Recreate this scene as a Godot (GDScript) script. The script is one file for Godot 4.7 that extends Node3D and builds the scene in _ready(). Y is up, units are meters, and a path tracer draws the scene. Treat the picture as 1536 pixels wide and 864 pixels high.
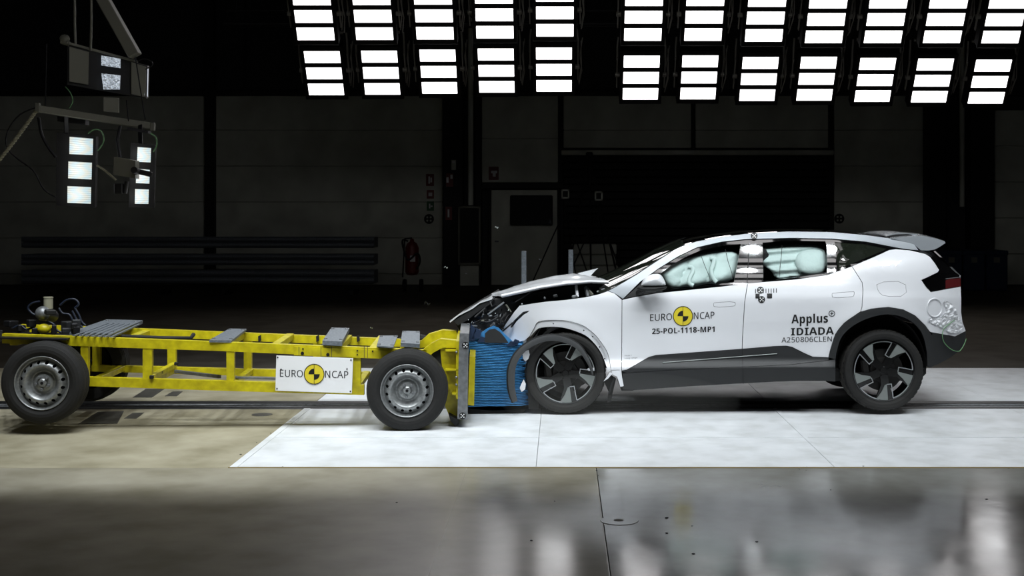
extends Node3D
# A crash hall: a white car struck by a yellow barrier trolley, under banks of floodlights.

const F := 1952.0            # focal length in pixels of the 1536 x 864 frame
const VX := 842.0            # where the camera's axis meets the frame
const VY := 310.0
const CAM := Vector3(0, 1.96, 12.2)
const WALLZ := -20.5
const CARW := 1.95

# ------------------------------------------------------------------ mesh builder
class MB:
	var v := PackedVector3Array()
	var n := PackedVector3Array()
	var uv := PackedVector2Array()
	var idx := PackedInt32Array()
	func vert(p, nn, t = Vector2.ZERO) -> int:
		v.append(p); n.append(nn); uv.append(t)
		return v.size() - 1
	func tri_i(a: int, b: int, c: int):
		# clockwise seen from the side the normals point to
		var g = (v[c] - v[a]).cross(v[b] - v[a])
		if g.dot(n[a] + n[b] + n[c]) >= 0.0:
			idx.append(a); idx.append(b); idx.append(c)
		else:
			idx.append(a); idx.append(c); idx.append(b)
	func tri(a, b, c, out = null):
		var nn = (c - a).cross(b - a)
		if nn.length_squared() < 1e-16: return
		nn = nn.normalized()
		if out != null and nn.dot(out) < 0.0: nn = -nn
		var i = vert(a, nn); vert(b, nn); vert(c, nn)
		tri_i(i, i + 1, i + 2)
	func quad(a, b, c, d, out = null):
		var nn = (c - a).cross(b - a)
		if nn.length_squared() < 1e-16: nn = (d - a).cross(c - a)
		if nn.length_squared() < 1e-16: return
		nn = nn.normalized()
		if out != null and nn.dot(out) < 0.0: nn = -nn
		var i = vert(a, nn, Vector2(0, 0)); vert(b, nn, Vector2(1, 0)); vert(c, nn, Vector2(1, 1)); vert(d, nn, Vector2(0, 1))
		tri_i(i, i + 1, i + 2); tri_i(i, i + 2, i + 3)
	func box(c: Vector3, s: Vector3, b := Basis(), ch := 0.0):
		var h = s * 0.5
		ch = min(ch, min(h.x, min(h.y, h.z)) * 0.6)
		if ch <= 0.0:
			for ax in 3:
				for sg in [-1.0, 1.0]:
					var nn = Vector3.ZERO; nn[ax] = sg
					var u = (ax + 1) % 3
					var w = (ax + 2) % 3
					var q = []
					for k in [[-1, -1], [1, -1], [1, 1], [-1, 1]]:
						var p = Vector3.ZERO
						p[ax] = sg * h[ax]; p[u] = k[0] * h[u]; p[w] = k[1] * h[w]
						q.append(c + b * p)
					quad(q[0], q[1], q[2], q[3], b * nn)
			return
		# chamfered: three points per corner
		var pt = func(sx, sy, sz, ax):
			var p = Vector3(sx * h.x, sy * h.y, sz * h.z)
			for k in 3:
				if k != ax: p[k] -= sign(p[k]) * ch
			return c + b * p
		for ax in 3:
			for sg in [-1, 1]:
				var u = (ax + 1) % 3
				var w = (ax + 2) % 3
				var q = []
				for k in [[-1, -1], [1, -1], [1, 1], [-1, 1]]:
					var s3 = [0, 0, 0]
					s3[ax] = sg; s3[u] = k[0]; s3[w] = k[1]
					q.append(pt.call(s3[0], s3[1], s3[2], ax))
				var nn = Vector3.ZERO; nn[ax] = sg
				quad(q[0], q[1], q[2], q[3], b * nn)
		for ax in 3:   # the edges along ax
			var u = (ax + 1) % 3
			var w = (ax + 2) % 3
			for su in [-1, 1]:
				for sw in [-1, 1]:
					var a3 = [0, 0, 0]
					a3[u] = su; a3[w] = sw
					var e3 = a3.duplicate()
					a3[ax] = -1; e3[ax] = 1
					var nn = Vector3.ZERO; nn[u] = su; nn[w] = sw
					quad(pt.call(a3[0], a3[1], a3[2], u), pt.call(e3[0], e3[1], e3[2], u), pt.call(e3[0], e3[1], e3[2], w), pt.call(a3[0], a3[1], a3[2], w), b * nn)
		for sx in [-1, 1]:
			for sy in [-1, 1]:
				for sz in [-1, 1]:
					tri(pt.call(sx, sy, sz, 0), pt.call(sx, sy, sz, 1), pt.call(sx, sy, sz, 2), b * Vector3(sx, sy, sz))
	func grid(rows: Array, close := false, outward = null):
		# a smooth sheet through rows of points
		var nr = rows.size()
		var nc = rows[0].size()
		var flip = 1.0
		var base = v.size()
		for i in nr:
			for j in nc:
				var i0 = max(i - 1, 0)
				var i1 = min(i + 1, nr - 1)
				var j0 = j - 1
				var j1 = j + 1
				if close:
					j0 = (j0 + nc) % nc; j1 = j1 % nc
				else:
					j0 = max(j0, 0); j1 = min(j1, nc - 1)
				var a = rows[i1][j] - rows[i0][j]
				var c = rows[i][j1] - rows[i][j0]
				var nn = a.cross(c)
				if nn.length_squared() < 1e-18: nn = Vector3.UP
				nn = nn.normalized()
				if i == 0 and j == 0 and outward != null and nn.dot(outward) < 0.0: flip = -1.0
				vert(rows[i][j], nn * flip, Vector2(float(j) / max(nc - 1, 1), float(i) / max(nr - 1, 1)))
		var m = nc if close else nc - 1
		for i in nr - 1:
			for j in m:
				var j1 = (j + 1) % nc
				var a = base + i * nc + j
				var b2 = base + i * nc + j1
				var c2 = base + (i + 1) * nc + j1
				var d = base + (i + 1) * nc + j
				tri_i(a, b2, c2); tri_i(a, c2, d)
	func sheet(rows: Array, t: float, outward: Vector3):
		# a sheet with thickness: front grid, back grid, rim
		grid(rows, false, outward)
		var back = []
		for r in rows:
			var q = []
			for p in r: q.append(p - outward * t)
			back.append(q)
		grid(back, false, -outward)
		var nr = rows.size()
		var nc = rows[0].size()
		for j in nc - 1:
			quad(rows[0][j], rows[0][j + 1], back[0][j + 1], back[0][j])
			quad(rows[nr - 1][j], rows[nr - 1][j + 1], back[nr - 1][j + 1], back[nr - 1][j])
		for i in nr - 1:
			quad(rows[i][0], rows[i + 1][0], back[i + 1][0], back[i][0])
			quad(rows[i][nc - 1], rows[i + 1][nc - 1], back[i + 1][nc - 1], back[i][nc - 1])
	func tube(pts: Array, r, sides := 8, caps := true, flat_ratio := 1.0):
		# a round bar through the points; r is a number or one radius per point
		var rows = []
		var t0 = (pts[1] - pts[0]).normalized()
		var up = Vector3.UP if abs(t0.y) < 0.9 else Vector3.RIGHT
		var x = t0.cross(up).normalized()
		var last = t0
		for i in pts.size():
			var t = (pts[min(i + 1, pts.size() - 1)] - pts[max(i - 1, 0)]).normalized()
			var ax = last.cross(t)
			if ax.length() > 1e-5: x = x.rotated(ax.normalized(), last.angle_to(t))
			last = t
			var y = t.cross(x).normalized()
			var rr = r[i] if r is Array else r
			var ring = []
			for k in sides:
				var a = TAU * k / sides
				ring.append(pts[i] + x * cos(a) * rr + y * sin(a) * rr * flat_ratio)
			rows.append(ring)
		grid(rows, true, rows[0][0] - pts[0])
		if caps:
			for e in [0, pts.size() - 1]:
				var dirv = (pts[0] - pts[1]) if e == 0 else (pts[e] - pts[e - 1])
				for k in sides - 2:
					tri(rows[e][0], rows[e][k + 1], rows[e][k + 2], dirv)
	func bar(a: Vector3, b: Vector3, w: float, h: float, ch := 0.0, up := Vector3.UP):
		var d = b - a
		var z = d.normalized()
		if abs(z.dot(up)) > 0.98: up = Vector3.RIGHT
		var x = up.cross(z).normalized()
		box((a + b) * 0.5, Vector3(w, h, d.length()), Basis(x, z.cross(x), z), ch)
	func lathe(prof: Array, o: Vector3, b: Basis, seg := 48, smooth := false, wob = null):
		# profile of (radius, along z) turned round b.z
		var rows = []
		for k in prof.size():
			var ring = []
			for j in seg:
				var a = TAU * j / seg
				var rr = prof[k].x
				if wob != null: rr += wob.call(k, j)
				ring.append(o + b * Vector3(cos(a) * rr, sin(a) * rr, prof[k].y))
			rows.append(ring)
		if smooth:
			grid(rows, true, null)
			return
		for k in prof.size() - 1:
			var dr = prof[k + 1].x - prof[k].x
			var dz = prof[k + 1].y - prof[k].y
			if abs(dr) + abs(dz) < 1e-7: continue
			var base = v.size()
			for q in 2:
				for j in seg:
					var a = TAU * j / seg
					var nn = b * Vector3(cos(a) * dz, sin(a) * dz, -dr).normalized()
					vert(rows[k + q][j], nn, Vector2(float(j) / seg, q))
			for j in seg:
				var j1 = (j + 1) % seg
				tri_i(base + j, base + j1, base + seg + j1); tri_i(base + j, base + seg + j1, base + seg + j)
	func prism(poly: Array, dirv: Vector3):
		# a flat outline (Vector3, in one plane) and its thickness
		var c = Vector3.ZERO
		for p in poly: c += p
		c /= poly.size()
		var nn = dirv.normalized()
		var x = (poly[1] - poly[0])
		x = (x - nn * x.dot(nn)).normalized()
		var y = nn.cross(x)
		var flat = PackedVector2Array()
		for p in poly: flat.append(Vector2((p - c).dot(x), (p - c).dot(y)))
		var t = Geometry2D.triangulate_polygon(flat)
		for k in range(0, t.size(), 3):
			tri(poly[t[k]], poly[t[k + 1]], poly[t[k + 2]], -nn)
			tri(poly[t[k]] + dirv, poly[t[k + 1]] + dirv, poly[t[k + 2]] + dirv, nn)
		for k in poly.size():
			var a = poly[k]
			var b2 = poly[(k + 1) % poly.size()]
			var e = (b2 - a).cross(nn)
			var mid2 = Vector2(((a + b2) * 0.5 - c).dot(x), ((a + b2) * 0.5 - c).dot(y))
			var e2 = Vector2(e.dot(x), e.dot(y)).normalized() * 1e-4
			quad(a, b2, b2 + dirv, a + dirv, -e if Geometry2D.is_point_in_polygon(mid2 + e2, flat) else e)
	func ball(c: Vector3, r: Vector3, seg := 16, b := Basis()):
		var rows = []
		var h = seg / 2
		for i in h + 1:
			var th = PI * i / h
			var ring = []
			for j in seg:
				var ph = TAU * j / seg
				ring.append(c + b * Vector3(sin(th) * cos(ph) * r.x, cos(th) * r.y, sin(th) * sin(ph) * r.z))
			rows.append(ring)
		var base = v.size()
		grid(rows, true, null)
		for i in range(base, v.size()):
			var q = b.inverse() * (v[i] - c)
			n[i] = (b * Vector3(q.x / (r.x * r.x), q.y / (r.y * r.y), q.z / (r.z * r.z))).normalized()
		refix(base)
	func refix(base: int):
		for k in range(0, idx.size(), 3):
			if idx[k] < base: continue
			var a = idx[k]
			var b2 = idx[k + 1]
			var c2 = idx[k + 2]
			if (v[c2] - v[a]).cross(v[b2] - v[a]).dot(n[a] + n[b2] + n[c2]) < 0.0:
				idx[k + 1] = c2; idx[k + 2] = b2
	func mirrored(zsum: float) -> MB:
		var o = MB.new()
		for i in v.size():
			o.vert(Vector3(v[i].x, v[i].y, zsum - v[i].z), Vector3(n[i].x, n[i].y, -n[i].z), uv[i])
		for k in range(0, idx.size(), 3): o.tri_i(idx[k], idx[k + 1], idx[k + 2])
		return o
	func add(o: MB):
		var base = v.size()
		v.append_array(o.v); n.append_array(o.n); uv.append_array(o.uv)
		for k in o.idx: idx.append(base + k)
	func mesh() -> ArrayMesh:
		var a = []
		a.resize(Mesh.ARRAY_MAX)
		a[Mesh.ARRAY_VERTEX] = v; a[Mesh.ARRAY_NORMAL] = n; a[Mesh.ARRAY_TEX_UV] = uv; a[Mesh.ARRAY_INDEX] = idx
		var m = ArrayMesh.new()
		if v.size() > 0 and idx.size() > 0: m.add_surface_from_arrays(Mesh.PRIMITIVE_TRIANGLES, a)
		return m

# ------------------------------------------------------------------ nodes and names
var used := {}
func numbered(nm: String, parent: Node) -> String:
	var key = str(parent.get_instance_id()) + "/" + nm
	var k = used.get(key, 0)
	used[key] = k + 1
	return nm if k == 0 else "%s_%03d" % [nm, k]
func thing(nm: String, label: String, cat: String, base := Vector3.ZERO, group := "") -> Node3D:
	var o = Node3D.new()
	o.name = numbered(nm, self)
	add_child(o, true)
	o.position = base
	tag(o, label, cat, group)
	return o
func tag(o: Node, label: String, cat: String, group := "", kind := ""):
	if label: o.set_meta("label", label)
	if cat: o.set_meta("category", cat)
	if group: o.set_meta("group", group)
	if kind: o.set_meta("kind", kind)
func part(nm: String, mb: MB, m: Material, parent: Node = null, label := "") -> MeshInstance3D:
	# a mesh given in world axes under a thing that stands at its base (or a sub-part under a part)
	var o = MeshInstance3D.new()
	var p = parent if parent else self
	o.name = numbered(nm, p)
	o.mesh = mb.mesh()
	o.material_override = m
	p.add_child(o, true)
	if parent and parent.get_parent() == self and not parent is MeshInstance3D and not parent.has_meta("local"):
		o.position = -parent.position
	if label: o.set_meta("label", label)
	return o
func solo(nm: String, mb: MB, m: Material, label: String, cat: String, group := "", kind := "") -> MeshInstance3D:
	var o = part(nm, mb, m)
	tag(o, label, cat, group, kind)
	return o
func structure(nm: String, mb: MB, m: Material, parent: Node = null, label := "") -> MeshInstance3D:
	var o = part(nm, mb, m, parent)
	if parent == null: o.set_meta("kind", "structure")
	if label: o.set_meta("label", label)
	return o

# ------------------------------------------------------------------ materials
func mat(c: Color, rough := 0.6, metal := 0.0, extra := {}) -> StandardMaterial3D:
	var m = StandardMaterial3D.new()
	m.albedo_color = c; m.roughness = rough; m.metallic = metal
	for k in extra: m.set(k, extra[k])
	return m
func noise_tex(freq: float, lo: Color, hi: Color, sd: int, size := 512, oct := 5, mid = null, norm := false) -> NoiseTexture2D:
	var nz = FastNoiseLite.new()
	nz.seed = sd; nz.frequency = freq; nz.fractal_octaves = oct
	nz.noise_type = FastNoiseLite.TYPE_SIMPLEX_SMOOTH
	var t = NoiseTexture2D.new()
	t.width = size; t.height = size; t.seamless = true; t.noise = nz; t.generate_mipmaps = false
	if norm:
		t.as_normal_map = true; t.bump_strength = 3.0
	else:
		var g = Gradient.new()
		g.set_color(0, lo); g.set_color(1, hi)
		if mid != null: g.add_point(0.5, mid)
		t.color_ramp = g
	return t
func tri_mat(c: Color, tex: Texture2D, scale: float, rough := 0.6, metal := 0.0, extra := {}) -> StandardMaterial3D:
	var m = mat(c, rough, metal, extra)
	m.albedo_texture = tex
	m.uv1_triplanar = true; m.uv1_world_triplanar = true; m.uv1_scale = Vector3.ONE * scale
	return m
func glow(c: Color, e: float) -> StandardMaterial3D:
	return mat(Color(0.9, 0.9, 0.9), 0.5, 0.0, {"emission_enabled": true, "emission": c, "emission_energy_multiplier": e})

var M := {}
func make_materials():
	var sp = noise_tex(0.02, Color(0.72, 0.72, 0.72), Color(1, 1, 1), 3, 512, 6)
	M.paint = mat(Color(0.87, 0.875, 0.89), 0.38, 0.0, {"clearcoat_enabled": true, "clearcoat": 1.0, "clearcoat_roughness": 0.03})
	M.paint_hood = mat(Color(0.80, 0.81, 0.82), 0.42, 0.0, {"clearcoat_enabled": true, "clearcoat": 0.8, "clearcoat_roughness": 0.06})
	M.silver = mat(Color(0.61, 0.63, 0.65), 0.4, 0.2, {"clearcoat_enabled": true, "clearcoat": 1.0, "clearcoat_roughness": 0.05})
	M.primer = mat(Color(0.72, 0.75, 0.74), 0.55)
	M.gloss = mat(Color(0.012, 0.012, 0.014), 0.04, 0.0, {"metallic_specular": 0.6, "clearcoat_enabled": true, "clearcoat": 1.0, "clearcoat_roughness": 0.02})
	M.cladding = mat(Color(0.115, 0.12, 0.125), 0.55)
	M.liner = mat(Color(0.03, 0.03, 0.032), 0.85)
	M.black = mat(Color(0.02, 0.02, 0.022), 0.7)
	M.seam = mat(Color(0.05, 0.05, 0.055), 0.8)
	M.print = mat(Color(0.03, 0.03, 0.035), 0.5)
	M.print_grey = mat(Color(0.45, 0.45, 0.47), 0.5)
	M.white = mat(Color(0.9, 0.9, 0.9), 0.5)
	M.emblem = mat(Color(0.86, 0.78, 0.17), 0.45)
	M.glass = mat(Color(0.10, 0.15, 0.13, 0.10), 0.02, 0.0, {"transparency": BaseMaterial3D.TRANSPARENCY_ALPHA})
	M.screen_glass = mat(Color(0.15, 0.17, 0.14, 0.5), 0.02, 0.0, {"transparency": BaseMaterial3D.TRANSPARENCY_ALPHA})
	M.airbag = mat(Color(0.69, 0.77, 0.755), 0.75, 0.0, {"rim_enabled": true, "rim": 0.3, "heightmap_enabled": true, "heightmap_texture": noise_tex(0.012, Color.BLACK, Color.WHITE, 41, 256, 4), "heightmap_scale": 1.2, "uv1_triplanar": true, "uv1_world_triplanar": true, "uv1_scale": Vector3.ONE * 1.6})
	M.trim_face = mat(Color(0.23, 0.235, 0.24), 0.5)
	M.tyre = tri_mat(Color(0.10, 0.096, 0.09), sp, 2.0, 0.8)
	M.tread = tri_mat(Color(0.26, 0.25, 0.235), sp, 2.0, 0.9)  # paler than the tyre: light falling on the tread is put into its colour
	M.alloy = mat(Color(0.55, 0.57, 0.56), 0.42, 0.55)
	M.alloy_dark = mat(Color(0.018, 0.018, 0.02), 0.22, 0.0, {"clearcoat_enabled": true, "clearcoat": 0.6, "clearcoat_roughness": 0.1})
	M.disc = mat(Color(0.17, 0.165, 0.16), 0.45, 0.6)
	M.lip = mat(Color(0.78, 0.79, 0.8), 0.3, 0.8)
	M.lamp_red = mat(Color(0.30, 0.02, 0.03), 0.08, 0.0, {"clearcoat_enabled": true, "clearcoat": 1.0})
	M.steel = tri_mat(Color(0.56, 0.57, 0.58), sp, 1.5, 0.42, 0.55)
	M.steel_rim = tri_mat(Color(0.66, 0.67, 0.67), sp, 3.0, 0.4, 0.6)
	M.galv = tri_mat(Color(0.54, 0.57, 0.60), noise_tex(0.05, Color(0.7, 0.7, 0.7), Color(1, 1, 1), 12, 512, 3), 1.2, 0.5, 0.35)
	M.yellow = tri_mat(Color(0.82, 0.77, 0.07), noise_tex(0.018, Color(0.78, 0.76, 0.7), Color(1, 1, 1), 21, 512, 6), 0.9, 0.42)
	M.blue = tri_mat(Color(0.27, 0.56, 0.78), noise_tex(0.03, Color(0.75, 0.78, 0.82), Color(1, 1, 1), 22, 512, 5), 1.4, 0.45, 0.15)
	M.blue_dark = mat(Color(0.04, 0.13, 0.24), 0.55)
	M.hose = mat(Color(0.05, 0.09, 0.16), 0.5)
	M.wire_green = mat(Color(0.40, 0.58, 0.40), 0.5)
	M.housing = mat(Color(0.035, 0.035, 0.04), 0.6, 0.2)
	M.bracket = mat(Color(0.11, 0.11, 0.12), 0.5, 0.5)
	M.pod_metal = mat(Color(0.56, 0.55, 0.52), 0.5, 0.2)
	M.rig = mat(Color(0.42, 0.42, 0.38), 0.55, 0.2)
	M.rig_dark = mat(Color(0.05, 0.05, 0.052), 0.6, 0.1)
	M.wall = tri_mat(Color(0.86, 0.875, 0.82), noise_tex(0.01, Color(0.85, 0.85, 0.85), Color(1, 1, 1), 31, 256, 4), 0.3, 0.7)
	M.wall_dark = mat(Color(0.16, 0.16, 0.175), 0.75)
	M.column = mat(Color(0.045, 0.047, 0.055), 0.7)
	M.ceiling = mat(Color(0.42, 0.42, 0.43), 0.9)
	M.wall_side = mat(Color(0.42, 0.42, 0.43), 0.8)
	M.shutter = mat(Color(0.035, 0.036, 0.04), 0.7)
	M.red = mat(Color(0.40, 0.07, 0.06), 0.45)
	M.green = mat(Color(0.10, 0.34, 0.18), 0.5)
	M.rope = mat(Color(0.55, 0.54, 0.46), 0.9)
	M.lamp = glow(Color(1.0, 0.985, 0.99), 2.5)
	M.lamp_near = glow(Color(1.0, 0.985, 0.99), 2.2)
	M.lamp_rig = mat(Color(0.8, 0.8, 0.8), 0.5, 0.0, {"emission_enabled": true, "emission": Color.WHITE, "emission_operator": BaseMaterial3D.EMISSION_OP_MULTIPLY, "emission_energy_multiplier": 0.62, "emission_texture": led_texture()})
	M.foil_glow = mat(Color(0.8, 0.82, 0.85), 0.3, 0.5, {"emission_enabled": true, "emission": Color.WHITE, "emission_operator": BaseMaterial3D.EMISSION_OP_MULTIPLY, "emission_energy_multiplier": 0.7, "emission_texture": foil_glint_texture()})  # painted glow in place of light glinting off the crinkled foil
	# floors: coated concrete with worn gloss
	var stain = noise_tex(0.006, Color(0.76, 0.75, 0.71), Color(1, 1, 1), 5, 1024, 7, Color(0.90, 0.895, 0.88))
	M.floor = tri_mat(Color(0.57, 0.57, 0.555), stain, 0.23, 1.0, 0.0)
	M.floor.roughness_texture = noise_tex(0.01, Color(0.10, 0.10, 0.10), Color(0.17, 0.17, 0.17), 6, 512, 6)
	M.floor.metallic_specular = 0.5
	M.floor.heightmap_enabled = true
	M.floor.heightmap_texture = noise_tex(0.02, Color.BLACK, Color.WHITE, 8, 512, 4)
	M.floor.heightmap_scale = 0.05
	M.floor_worn = M.floor.duplicate()
	M.floor_worn.roughness_texture = null; M.floor_worn.roughness = 0.5; M.floor_worn.metallic_specular = 0.1
	M.floor_worn.albedo_color = Color(0.67, 0.645, 0.565)
	var worn = Gradient.new()
	worn.set_color(0, Color(0.52, 0.52, 0.52)); worn.set_offset(0, 0.885)
	worn.set_color(1, Color(0.13, 0.13, 0.13)); worn.set_offset(1, 0.985)
	worn.interpolation_mode = Gradient.GRADIENT_INTERPOLATE_CUBIC
	var wt = GradientTexture2D.new()
	wt.gradient = worn; wt.width = 4; wt.height = 1024; wt.fill_from = Vector2(0, 0); wt.fill_to = Vector2(0, 1)
	M.floor_left = mat(Color(0.64, 0.62, 0.56), 1.0, 0.0, {"metallic_specular": 0.32})
	M.floor_left.albedo_texture = noise_tex(0.012, Color(0.76, 0.75, 0.71), Color(1, 1, 1), 5, 2048, 7, Color(0.90, 0.895, 0.88))
	M.floor_left.roughness_texture = wt
	M.floor_unlit = M.floor_worn.duplicate()
	M.floor_unlit.albedo_color = Color(0.33, 0.315, 0.29)  # darker copy of the slab: the lack of light is put into the colour
	M.plate = tri_mat(Color(0.88, 0.89, 0.90), noise_tex(0.008, Color(0.87, 0.87, 0.86), Color(1, 1, 1), 7, 1024, 7, Color(0.95, 0.95, 0.95)), 0.3, 1.0, 0.0)
	M.plate.roughness_texture = noise_tex(0.012, Color(0.38, 0.38, 0.38), Color(0.62, 0.62, 0.62), 9, 512, 5)
	M.track = mat(Color(0.13, 0.13, 0.135), 0.45, 0.5)
	M.joint = mat(Color(0.38, 0.37, 0.34), 0.9)
	M.stain = tri_mat(Color(0.30, 0.29, 0.26), sp, 1.0, 0.5)
	M.line_yellow = mat(Color(0.55, 0.47, 0.24), 0.6)

func led_texture() -> ImageTexture:
	var im = Image.create(64, 64, false, Image.FORMAT_RGB8)
	var rg = RandomNumberGenerator.new()
	rg.seed = 4
	for y in 64:
		var row = 0.62 if y % 8 < 2 else 1.0
		for x in 64:
			var h = 0.5 + 0.5 * sin(x * 0.19 + sin(y * 0.12) * 2.0)
			var c = Color(0.74, 0.90, 0.95).lerp(Color(0.98, 0.88, 0.72), h * 0.55)
			im.set_pixel(x, y, c * row * (0.88 + 0.12 * rg.randf()))
	return ImageTexture.create_from_image(im)
func foil_glint_texture() -> ImageTexture:
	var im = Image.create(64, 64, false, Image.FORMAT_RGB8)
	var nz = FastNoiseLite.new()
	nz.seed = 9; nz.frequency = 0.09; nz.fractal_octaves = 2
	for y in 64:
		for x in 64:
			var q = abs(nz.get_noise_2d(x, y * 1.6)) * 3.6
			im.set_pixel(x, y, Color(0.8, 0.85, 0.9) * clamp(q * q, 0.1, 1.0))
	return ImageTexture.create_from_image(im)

# ------------------------------------------------------------------ from the frame to the place
func P(px: float, py: float, z: float) -> Vector3:
	var d = CAM.z - z
	return Vector3((px - VX) / F * d, CAM.y - (py - VY) / F * d, z)
func G(px: float, py: float, y := 0.0) -> Vector3:     # the point of the level y on that line of sight
	var d = (CAM.y - y) * F / (py - VY)
	return Vector3((px - VX) / F * d, y, CAM.z - d)
func crv(pts: Array, x: float) -> float:
	var k = pts.size()
	if x <= pts[0][0]: return pts[0][1]
	if x >= pts[k - 1][0]: return pts[k - 1][1]
	var i = 0
	while pts[i + 1][0] < x: i += 1
	var a = pts[i]
	var b = pts[i + 1]
	var h = b[0] - a[0]
	var t = (x - a[0]) / h
	var s = (b[1] - a[1]) / h
	var ma = s if i == 0 else (b[1] - pts[i - 1][1]) / (b[0] - pts[i - 1][0])
	var mb2 = s if i == k - 2 else (pts[i + 2][1] - a[1]) / (pts[i + 2][0] - a[0])
	var t2 = t * t
	var t3 = t2 * t
	return (2 * t3 - 3 * t2 + 1) * a[1] + (t3 - 2 * t2 + t) * h * ma + (-2 * t3 + 3 * t2) * b[1] + (t3 - t2) * h * mb2
func poly(a: Array) -> PackedVector2Array:
	var q = PackedVector2Array()
	for k in a: q.append(Vector2(k[0], k[1]))
	return q
func circle(x: float, y: float, rx: float, ry: float, k := 20, a0 := 0.0, a1 := TAU) -> PackedVector2Array:
	var q = PackedVector2Array()
	var full = a1 - a0 > TAU - 0.001
	for i in k + (0 if full else 1):
		var a = a0 + (a1 - a0) * i / k
		q.append(Vector2(x + cos(a) * rx, y + sin(a) * ry))
	if not full: q.append(Vector2(x, y))
	return q
func inset(p: PackedVector2Array, d: float) -> PackedVector2Array:
	var r = Geometry2D.offset_polygon(p, -d)
	if r.is_empty(): return p
	var best = r[0]
	for q in r:
		if q.size() > best.size(): best = q
	return best
func smooth(p: PackedVector2Array, times := 1) -> PackedVector2Array:
	for t in times:
		var q = PackedVector2Array()
		for i in p.size():
			var a = p[i]
			var b = p[(i + 1) % p.size()]
			q.append(a.lerp(b, 0.25)); q.append(a.lerp(b, 0.75))
		p = q
	return p
func bbox(p: PackedVector2Array) -> Rect2:
	var r = Rect2(p[0], Vector2.ZERO)
	for q in p: r = r.expand(q)
	return r
# fills an outline with small cells so that it can follow a curved surface
func cells(mb: MB, p: PackedVector2Array, holes: Array, cs: float, map: Callable, toward := Vector3(0, 0, 1), thick := 0.0, thick_dir := Vector3(0, 0, -1)):
	var bb = bbox(p)
	var hb = []
	for h in holes: hb.append(bbox(h))
	var seen = {}
	var x = bb.position.x
	while x < bb.end.x:
		var y0 = bb.position.y - 1
		var y1 = bb.end.y + 1
		var strip = PackedVector2Array([Vector2(x, y0), Vector2(x + cs, y0), Vector2(x + cs, y1), Vector2(x, y1)])
		for piece in Geometry2D.intersect_polygons(p, strip):
			var pb = bbox(piece)
			var y = bb.position.y + floor((pb.position.y - bb.position.y) / cs) * cs
			while y < pb.end.y:
				var cell = PackedVector2Array([Vector2(x, y), Vector2(x + cs, y), Vector2(x + cs, y + cs), Vector2(x, y + cs)])
				var got = Geometry2D.intersect_polygons(piece, cell)
				var cr = Rect2(x, y, cs, cs)
				for k in holes.size():
					if hb[k].intersects(cr):
						var nxt = []
						for g in got:
							for c in Geometry2D.clip_polygons(g, holes[k]): nxt.append(c)
						got = nxt
				for g in got:
					if g.size() < 3: continue
					var t = Geometry2D.triangulate_polygon(g)
					var ids = []
					for q in g:
						var key = Vector2i(roundi(q.x * 64), roundi(q.y * 64))
						if not seen.has(key):
							var e = 0.4
							var w = map.call(q.x, q.y)
							var nn = (map.call(q.x + e, q.y) - map.call(q.x - e, q.y)).cross(map.call(q.x, q.y + e) - map.call(q.x, q.y - e))
							nn = nn.normalized()
							if nn.dot(toward) < 0: nn = -nn
							seen[key] = mb.vert(w, nn, q * 0.01)
						ids.append(seen[key])
					for k in range(0, t.size(), 3): mb.tri_i(ids[t[k]], ids[t[k + 1]], ids[t[k + 2]])
				y += cs
		x += cs
	if thick > 0.0:
		for ring in [p] + holes:
			for i in ring.size():
				var a = ring[i]
				var b = ring[(i + 1) % ring.size()]
				var k = max(1, ceili(a.distance_to(b) / cs))
				for j in k:
					var q0 = a.lerp(b, float(j) / k)
					var q1 = a.lerp(b, float(j + 1) / k)
					var w0 = map.call(q0.x, q0.y)
					var w1 = map.call(q1.x, q1.y)
					mb.quad(w0, w1, w1 + thick_dir * thick, w0 + thick_dir * thick)
func edge_dist(p: PackedVector2Array, q: Vector2) -> float:
	var best = 1e9
	for i in p.size():
		var c = Geometry2D.get_closest_point_to_segment(q, p[i], p[(i + 1) % p.size()])
		best = min(best, c.distance_to(q))
	return best if Geometry2D.is_point_in_polygon(q, p) else 0.0
# a stuffed shape: an outline that swells towards and away from the viewer
func pillow(mb: MB, p: PackedVector2Array, cs: float, z0: Callable, front: float, back: float, soft: float, lump = null):
	for side in [1.0, -1.0]:
		var t = front if side > 0 else back
		if t <= 0.0: continue
		var f = func(x, y):
			var d = clamp(edge_dist(p, Vector2(x, y)) / soft, 0.0, 1.0)
			var b = sqrt(max(0.0, 1.0 - (1.0 - d) * (1.0 - d)))
			var l = lump.call(x, y) if lump != null else 1.0
			return P(x, y, z0.call(x, y) + side * t * b * l)
		cells(mb, p, [], cs, f, Vector3(0, 0, side))
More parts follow.
